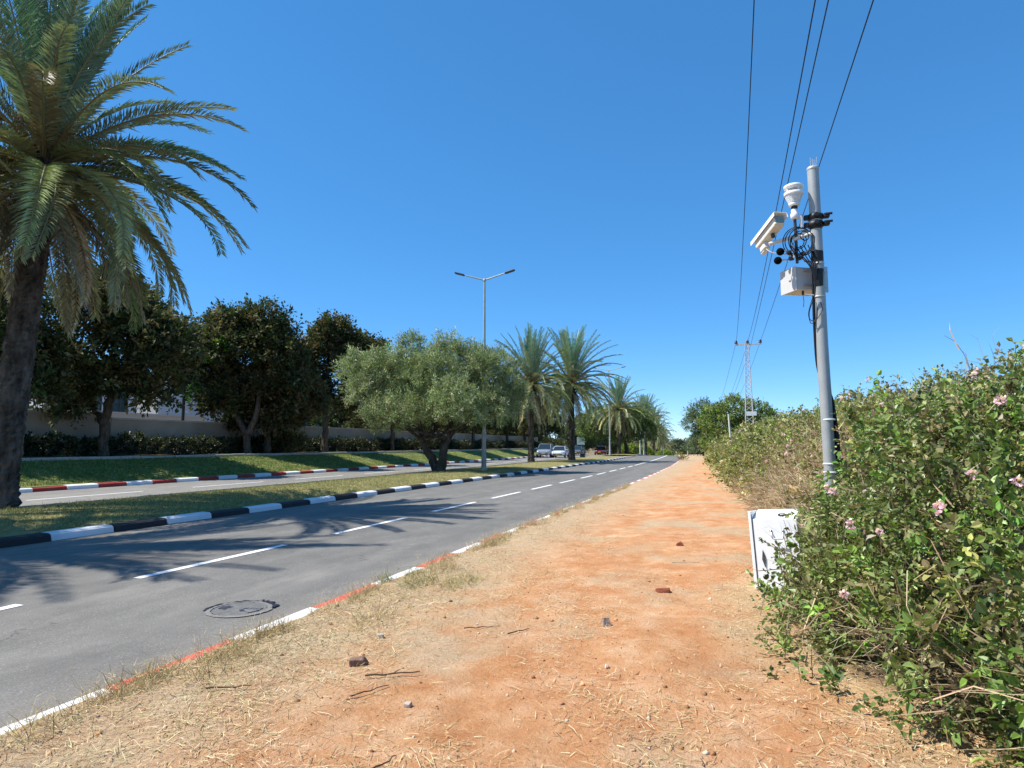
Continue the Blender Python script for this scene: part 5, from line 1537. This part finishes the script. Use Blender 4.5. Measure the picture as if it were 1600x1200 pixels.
def house(label, name, x0, x1, y0, y1, z0, z1, wins, extra=None):
    t = thing(name, label, 'building', ((x0 + x1) / 2, (y0 + y1) / 2, z0))
    cx, cy = (x0 + x1) / 2, (y0 + y1) / 2
    b = MB(); b.box((0, 0, (z1 - z0) / 2 - .1), (x1 - x0, y1 - y0, z1 - z0 + .2)); b.build('wall', M['facade'], t)
    b = MB(); b.box((0, 0, z1 - z0 + .10), (x1 - x0 + .3, y1 - y0 + .3, .2)); b.build('roof', M['facade'], t)
    for (wy, wz, ww, wh) in wins:                          # openings on the side facing the road
        f = MB()
        for dy, dz, sy, sz in ((0, wh / 2, ww, .08), (0, -wh / 2, ww, .08), (-ww / 2, 0, .08, wh), (ww / 2, 0, .08, wh), (0, 0, .06, wh)):
            f.box((x1 - cx + .03, wy - cy + dy, wz - z0 + dz), (.08, sy, sz))
        fo = f.build('window', M['dark_metal'], t)
        p = MB(); p.box((x1 - cx + .008, wy - cy, wz - z0), (.016, ww - .06, wh - .06)); p.build('pane', M['window'], fo)
    return t
house('white house with tall glass windows seen through the gap right of the huge palm trunk', 'white_house', -56, -45, 32.6, 39.0, 1.3, 7.6, [(33.6, 4.9, 1.1, 2.2), (35.2, 4.9, 1.3, 2.2), (37.4, 4.9, 1.3, 2.2)])
house('large plain white building showing pale and shaded between the dark trees', 'white_building', -62, -45, 41.0, 68, 1.3, 7.5, [(49, 5.6, 1.6, 1.4), (54, 5.6, 1.6, 1.4), (66, 5.6, 1.6, 1.4)])
tw = thing('terrace_wall', 'low bright white terrace wall behind the beige wall', 'wall', (-40, 33, 1.3))
b = MB(); b.box((0, 0, 1.15), (2.2, 14, 2.5)); b.build('masonry', M['facade'], tw)
b = MB(); b.box((0, 0, 2.45), (2.4, 14.2, .1)); b.build('coping', M['facade'], tw)
rl = thing('balcony_railing', 'grey balcony railing beside the white house', 'railing', (-45, 31.7, 4.1))
b = MB()
for y in np.linspace(-.8, .8, 12): b.box((0, y, .3), (.03, .03, .6))
b.build('baluster', M['dark_metal'], rl)
b = MB(); b.box((0, 0, .625), (.05, 1.7, .05)); b.box((0, 0, 0), (.05, 1.7, .05)); b.build('rail', M['dark_metal'], rl)
b = MB(); b.box((-.6, 0, -1.4), (1.1, 1.8, 2.72)); b.build('base_wall', M['facade'], rl)
fp = thing('fence_post', 'black post standing against the white building behind the wall', 'post', (-31.6, 30.62, 1.3))
b = MB(); b.tube([(0, 0, 0), (0, 0, 4.05)], .09, 10); b.build('shaft', M['black'], fp)
b = MB(); b.lathe([(.09, 0), (.11, .02), (.11, .08), (.02, .12)], 10, (0, 0, 4.04)); b.build('cap', M['black'], fp)
fp2 = thing('fence_post', 'short dark post rising over the taller wall section', 'post', (-31.4, 22.65, 1.3))
b = MB(); b.tube([(0, 0, 0), (0, 0, 2.55)], .055, 8); b.build('shaft', M['black'], fp2)
b = MB(); b.lathe([(.055, 0), (.07, .02), (.02, .06)], 8, (0, 0, 2.55)); b.build('cap', M['black'], fp2)

# ------------------------------------------------------------------ signs and small street things
sg = thing('street_sign', 'tall white sign panel with a dark figure and a green foot on two posts', 'sign', (-15.0, 117.5, ground_z(-14, 117.5)), R(-8))
b = MB(); b.box((0, 0, 3.35), (1.45, .12, 1.6), bevel=.02); b.build('panel', M['sign_white'], sg)
b = MB(); b.box((0, -.064, 2.85), (1.40, .01, .55)); b.build('green_band', M['sign_green'], sg)
b = MB(); V = [(.05, 3.0), (.30, 3.45), (.22, 3.9), (.42, 4.05), (.55, 3.55), (.45, 3.4), (.38, 3.15), (.22, 2.85)]
b.add([(x, -.072, z) for x, z in V] + [(x, -.066, z) for x, z in V], [tuple(range(8)), tuple(range(15, 7, -1))] + [(i, (i + 1) % 8, 8 + (i + 1) % 8, 8 + i) for i in range(8)]); b.build('figure', M['black'], sg)
for x in (-.35, .3):
    b = MB(); b.tube([(x, 0, -.2), (x, 0, 2.55)], .10, 10); b.build('post', M['cream'], sg)
rs = thing('road_sign_back', 'dark round road sign beside the white and green panel', 'sign', (-15.9, 117.0, ground_z(-14, 117)))
b = MB(); b.tube([(0, 0, -.1), (0, 0, 4.0)], .05, 8); b.build('post', M['dark_metal'], rs)
b = MB(); b.lathe([(.38, 0), (.40, .01), (.40, .03), (.38, .04)], 20, (0, -.06, 3.75), np.array([[1, 0, 0], [0, 0, -1], [0, 1, 0.]])); b.build('disc', M['black'], rs)
b = MB(); b.lathe([(.26, 0), (.28, .01), (.28, .03), (.26, .04)], 20, (.12, -.06, 2.9), np.array([[1, 0, 0], [0, 0, -1], [0, 1, 0.]])); b.build('lower_disc', M['sign_white'], rs)
bp_ = thing('blue_panel', 'plain pale blue board on posts behind the red car', 'board', (-25.0, 112.0, ground_z(-24.2, 112)), R(-6))
b = MB(); b.box((0, 0, 2.0), (1.45, .06, 1.35), bevel=.015); b.build('panel', M['blue_panel'], bp_)
for x in (-.6, .6):
    b = MB(); b.tube([(x, .06, -.2), (x, .06, 2.6)], .04, 8); b.build('post', M['dark_metal'], bp_)
jb = thing('junction_box', 'small dark box on the median grass near the lawn nose', 'box', (-16.0, 72.5, ground_z(-14.5, 72)), R(5))
b = MB(); b.box((0, 0, .20), (.55, .4, .40), taper=.92, bevel=.02); b.build('case', M['black'], jb)
b = MB(); b.box((0, 0, .43), (.62, .46, .05), bevel=.015); b.build('lid', M['dark_metal'], jb)
ym = tree('shrub', 'little yellow weed tuft at the kerb far along the dirt verge', 'weed', (-4.75, 66.5, .05), [(0, 0, .35, .25, .25, .35), (.35, 0, .2, .25, .25, .2)], [([(0, 0, -.1), (0, 0, .35)], .03, .02)], 'bark', 171, 60, 8, .25, .16, .06, [(.42, .36, .12), (.35, .33, .12), (.25, .27, .08)], limbs=1)
# far bollards / posts at the crest
pst = thing('marker_post', 'thin pale post left of the road crest under the palms', 'post', (-14.4, 150, ground_z(-7, 150)))
b = MB(); b.tube([(0, 0, 0), (0, 0, 3.6)], [.09, .07], 8); b.build('shaft', M['cream'], pst)
b = MB(); b.lathe([(.07, 0), (.09, .02), (.02, .1)], 8, (0, 0, 3.6)); b.build('cap', M['galv'], pst)
dup(pst, (-9.6, 160, ground_z(-7, 160)), 0, 1.1, 'thin pale post at the right end of the road crest')

# ------------------------------------------------------------------ cars
def car_parts(paint, suv=False):
    Ln, Hh, Wd = (4.5, 1.74, .93) if suv else (4.35, 1.46, .89)
    zb = .30 if suv else .24
    bl = .62 * Hh                                            # belt line
    def ring(y, z0, z1, w):
        half = [(w * .86, z0), (w * .98, z0 + .10), (w, (z0 + z1) / 2), (w * .96, z1 - .06), (w * .82, z1)]
        return [(x, y, z) for x, z in half] + [(-x, y, z) for x, z in half[::-1]]
    st = [(-.50, zb + .14, bl * .72, Wd * .74), (-.485, zb + .04, bl * .80, Wd * .86), (-.44, zb, bl * .86, Wd * .95), (-.30, zb, bl * .95, Wd), (-.20, zb, bl, Wd), (0, zb, bl * 1.02, Wd), (.25, zb, bl * 1.04, Wd),
          (.40, zb, bl * 1.05, Wd * .98), (.475, zb + .05, bl * 1.03, Wd * .92), (.50, zb + .15, bl * .9, Wd * .82)]
    body = MB(); rings = [ring(y * Ln, a, c, w) for y, a, c, w in st]
    n = len(rings[0]); V = np.array([p for r in rings for p in r]); F = []
    for i in range(len(rings) - 1):
        for j in range(n):
            j2 = (j + 1) % n; F.append((i * n + j, (i + 1) * n + j, (i + 1) * n + j2, i * n + j2))
    F.append(tuple(range(n))); F.append(tuple(range((len(rings) - 1) * n, len(rings) * n))[::-1])
    body.add(V, F, 0, None, True)
    tailtop = .44 if suv else .25
    gl = [(-.225, bl * .99, .99, .80), (-.06, Hh - .07, .82, .66), (.06, Hh - .02, .82, .66), (tailtop, Hh - (.05 if suv else .08), .80, .64), (.475 if suv else .43, bl * 1.03, .93, .78)]
    glass = MB(); roof = MB(); V = []
    for y, zt, wl, wt in gl:
        w0, w1 = Wd * .93, Wd * (wt + .06)
        if zt < bl * 1.1: w1 = w0 * .97
        V += [(-w0, y * Ln, bl * .98), (-w1, y * Ln, zt), (w1, y * Ln, zt), (w0, y * Ln, bl * .98)]
    V = np.array(V); F = []
    for i in range(len(gl) - 1):
        for j in range(3): F.append((i * 4 + j, (i + 1) * 4 + j, (i + 1) * 4 + j + 1, i * 4 + j + 1))
    glass.add(V, F)
    rp = [V[4 * i + 1] for i in (1, 2, 3)] + [V[4 * i + 2] for i in (3, 2, 1)]
    rp = np.array(rp); hi = rp + [0, 0, .03]; lo = rp * [1.02, 1, 1] - [0, 0, .02]
    roof.add(np.concatenate([hi * [.95, 1, 1], lo]), [(0, 1, 2, 3, 4, 5)] + [(i, 6 + i, 6 + (i + 1) % 6, (i + 1) % 6) for i in range(6)])
    pil = MB()
    for s in (1, 2):
        for a, c in ((0, 1), (3, 4)): pil.tube([V[4 * a + s] * 1.0, V[4 * c + s] + [0, 0, .01]], .035, 6)
        q = V[8 + s]; pil.tube([q + [0, .35, .0], [(-1 if s == 1 else 1) * Wd * .935, q[1] + .35, bl]], .04, 6)
        pil.tube([V[4 + s], V[8 + s], V[12 + s]], .03, 6)
    dk = MB()
    dk.box((0, -.492 * Ln, zb + .18), (Wd * 1.25, .06, .13), bevel=.01); dk.box((0, -.485 * Ln, bl * .68), (Wd * .85, .06, .09), bevel=.01)
    out = dict(body=(body, paint), windows=(glass, 'car_glass'), roof=(roof, paint), pillars=(pil, paint), grille=(dk, 'black'))
    multi = []
    for s in (-1, 1):
        h = MB(); h.box((s * Wd * .66, -.472 * Ln, bl * .73), (.36, .12, .15), rz=s * .35, bevel=.03); multi.append(('headlight', h, 'light_lens'))
        m = MB(); m.box((s * (Wd + .09), -.17 * Ln, bl * 1.07), (.19, .11, .13), bevel=.03); multi.append(('mirror', m, paint))
        for y in (-.30, .30):
            w = MB(); r = .35 if suv else .31
            My = np.array([[0, 0, s], [1, 0, 0], [0, s, 0.]])
            w.lathe([(r * .62, -.10), (r * .95, -.10), (r, -.07), (r, .07), (r * .95, .10), (r * .62, .10)], 20, (s * (Wd - .085), y * Ln, r), My); 
            rm = MB(); rm.lathe([(r * .60, .085), (r * .62, .105), (r * .5, .095), (r * .2, .108), (.02, .11)], 14, (s * (Wd - .085), y * Ln, r), My)
            multi.append(('wheel', w, 'tyre', ('rim', rm, 'chrome')))
    pl = MB(); pl.box((0, -.502 * Ln, zb + .26), (.5, .015, .11)); multi.append(('number_plate', pl, 'plate'))
    return out, multi

def car(label, x, Y, paint, rz=0.0, suv=False):
    t = thing('parked_car' if False else 'car', label, 'car', (x, Y, float(cz(Y)) + .005), rz, 'cars on the far road')
    o, multi = car_parts(paint, suv)
    for k, (mb, m) in o.items():
        ob = mb.build(k, M[m], t)
        if k == 'body':
            sb = ob.modifiers.new('s', 'SUBSURF'); sb.levels = 1; sb.render_levels = 1
    for it in multi:
        w = it[1].build(it[0], M[it[2]], t)
        if len(it) > 3: it[3][1].build(it[3][0], M[it[3][2]], w)
    return t
car('silver off-roader half hidden by the palm trunk beside the olive tree', -22.1, 78.5, 'car_silver', R(8), True)
car('white saloon car between the two palm trunks', -20.3, 79.0, 'car_white', R(5))
car('dark grey car mostly hidden behind the bare palm trunk', -21.7, 95.0, 'car_grey', R(2))
car('red car coming along the far road beside the second lamp', -20.0, 105.0, 'car_red', R(2))
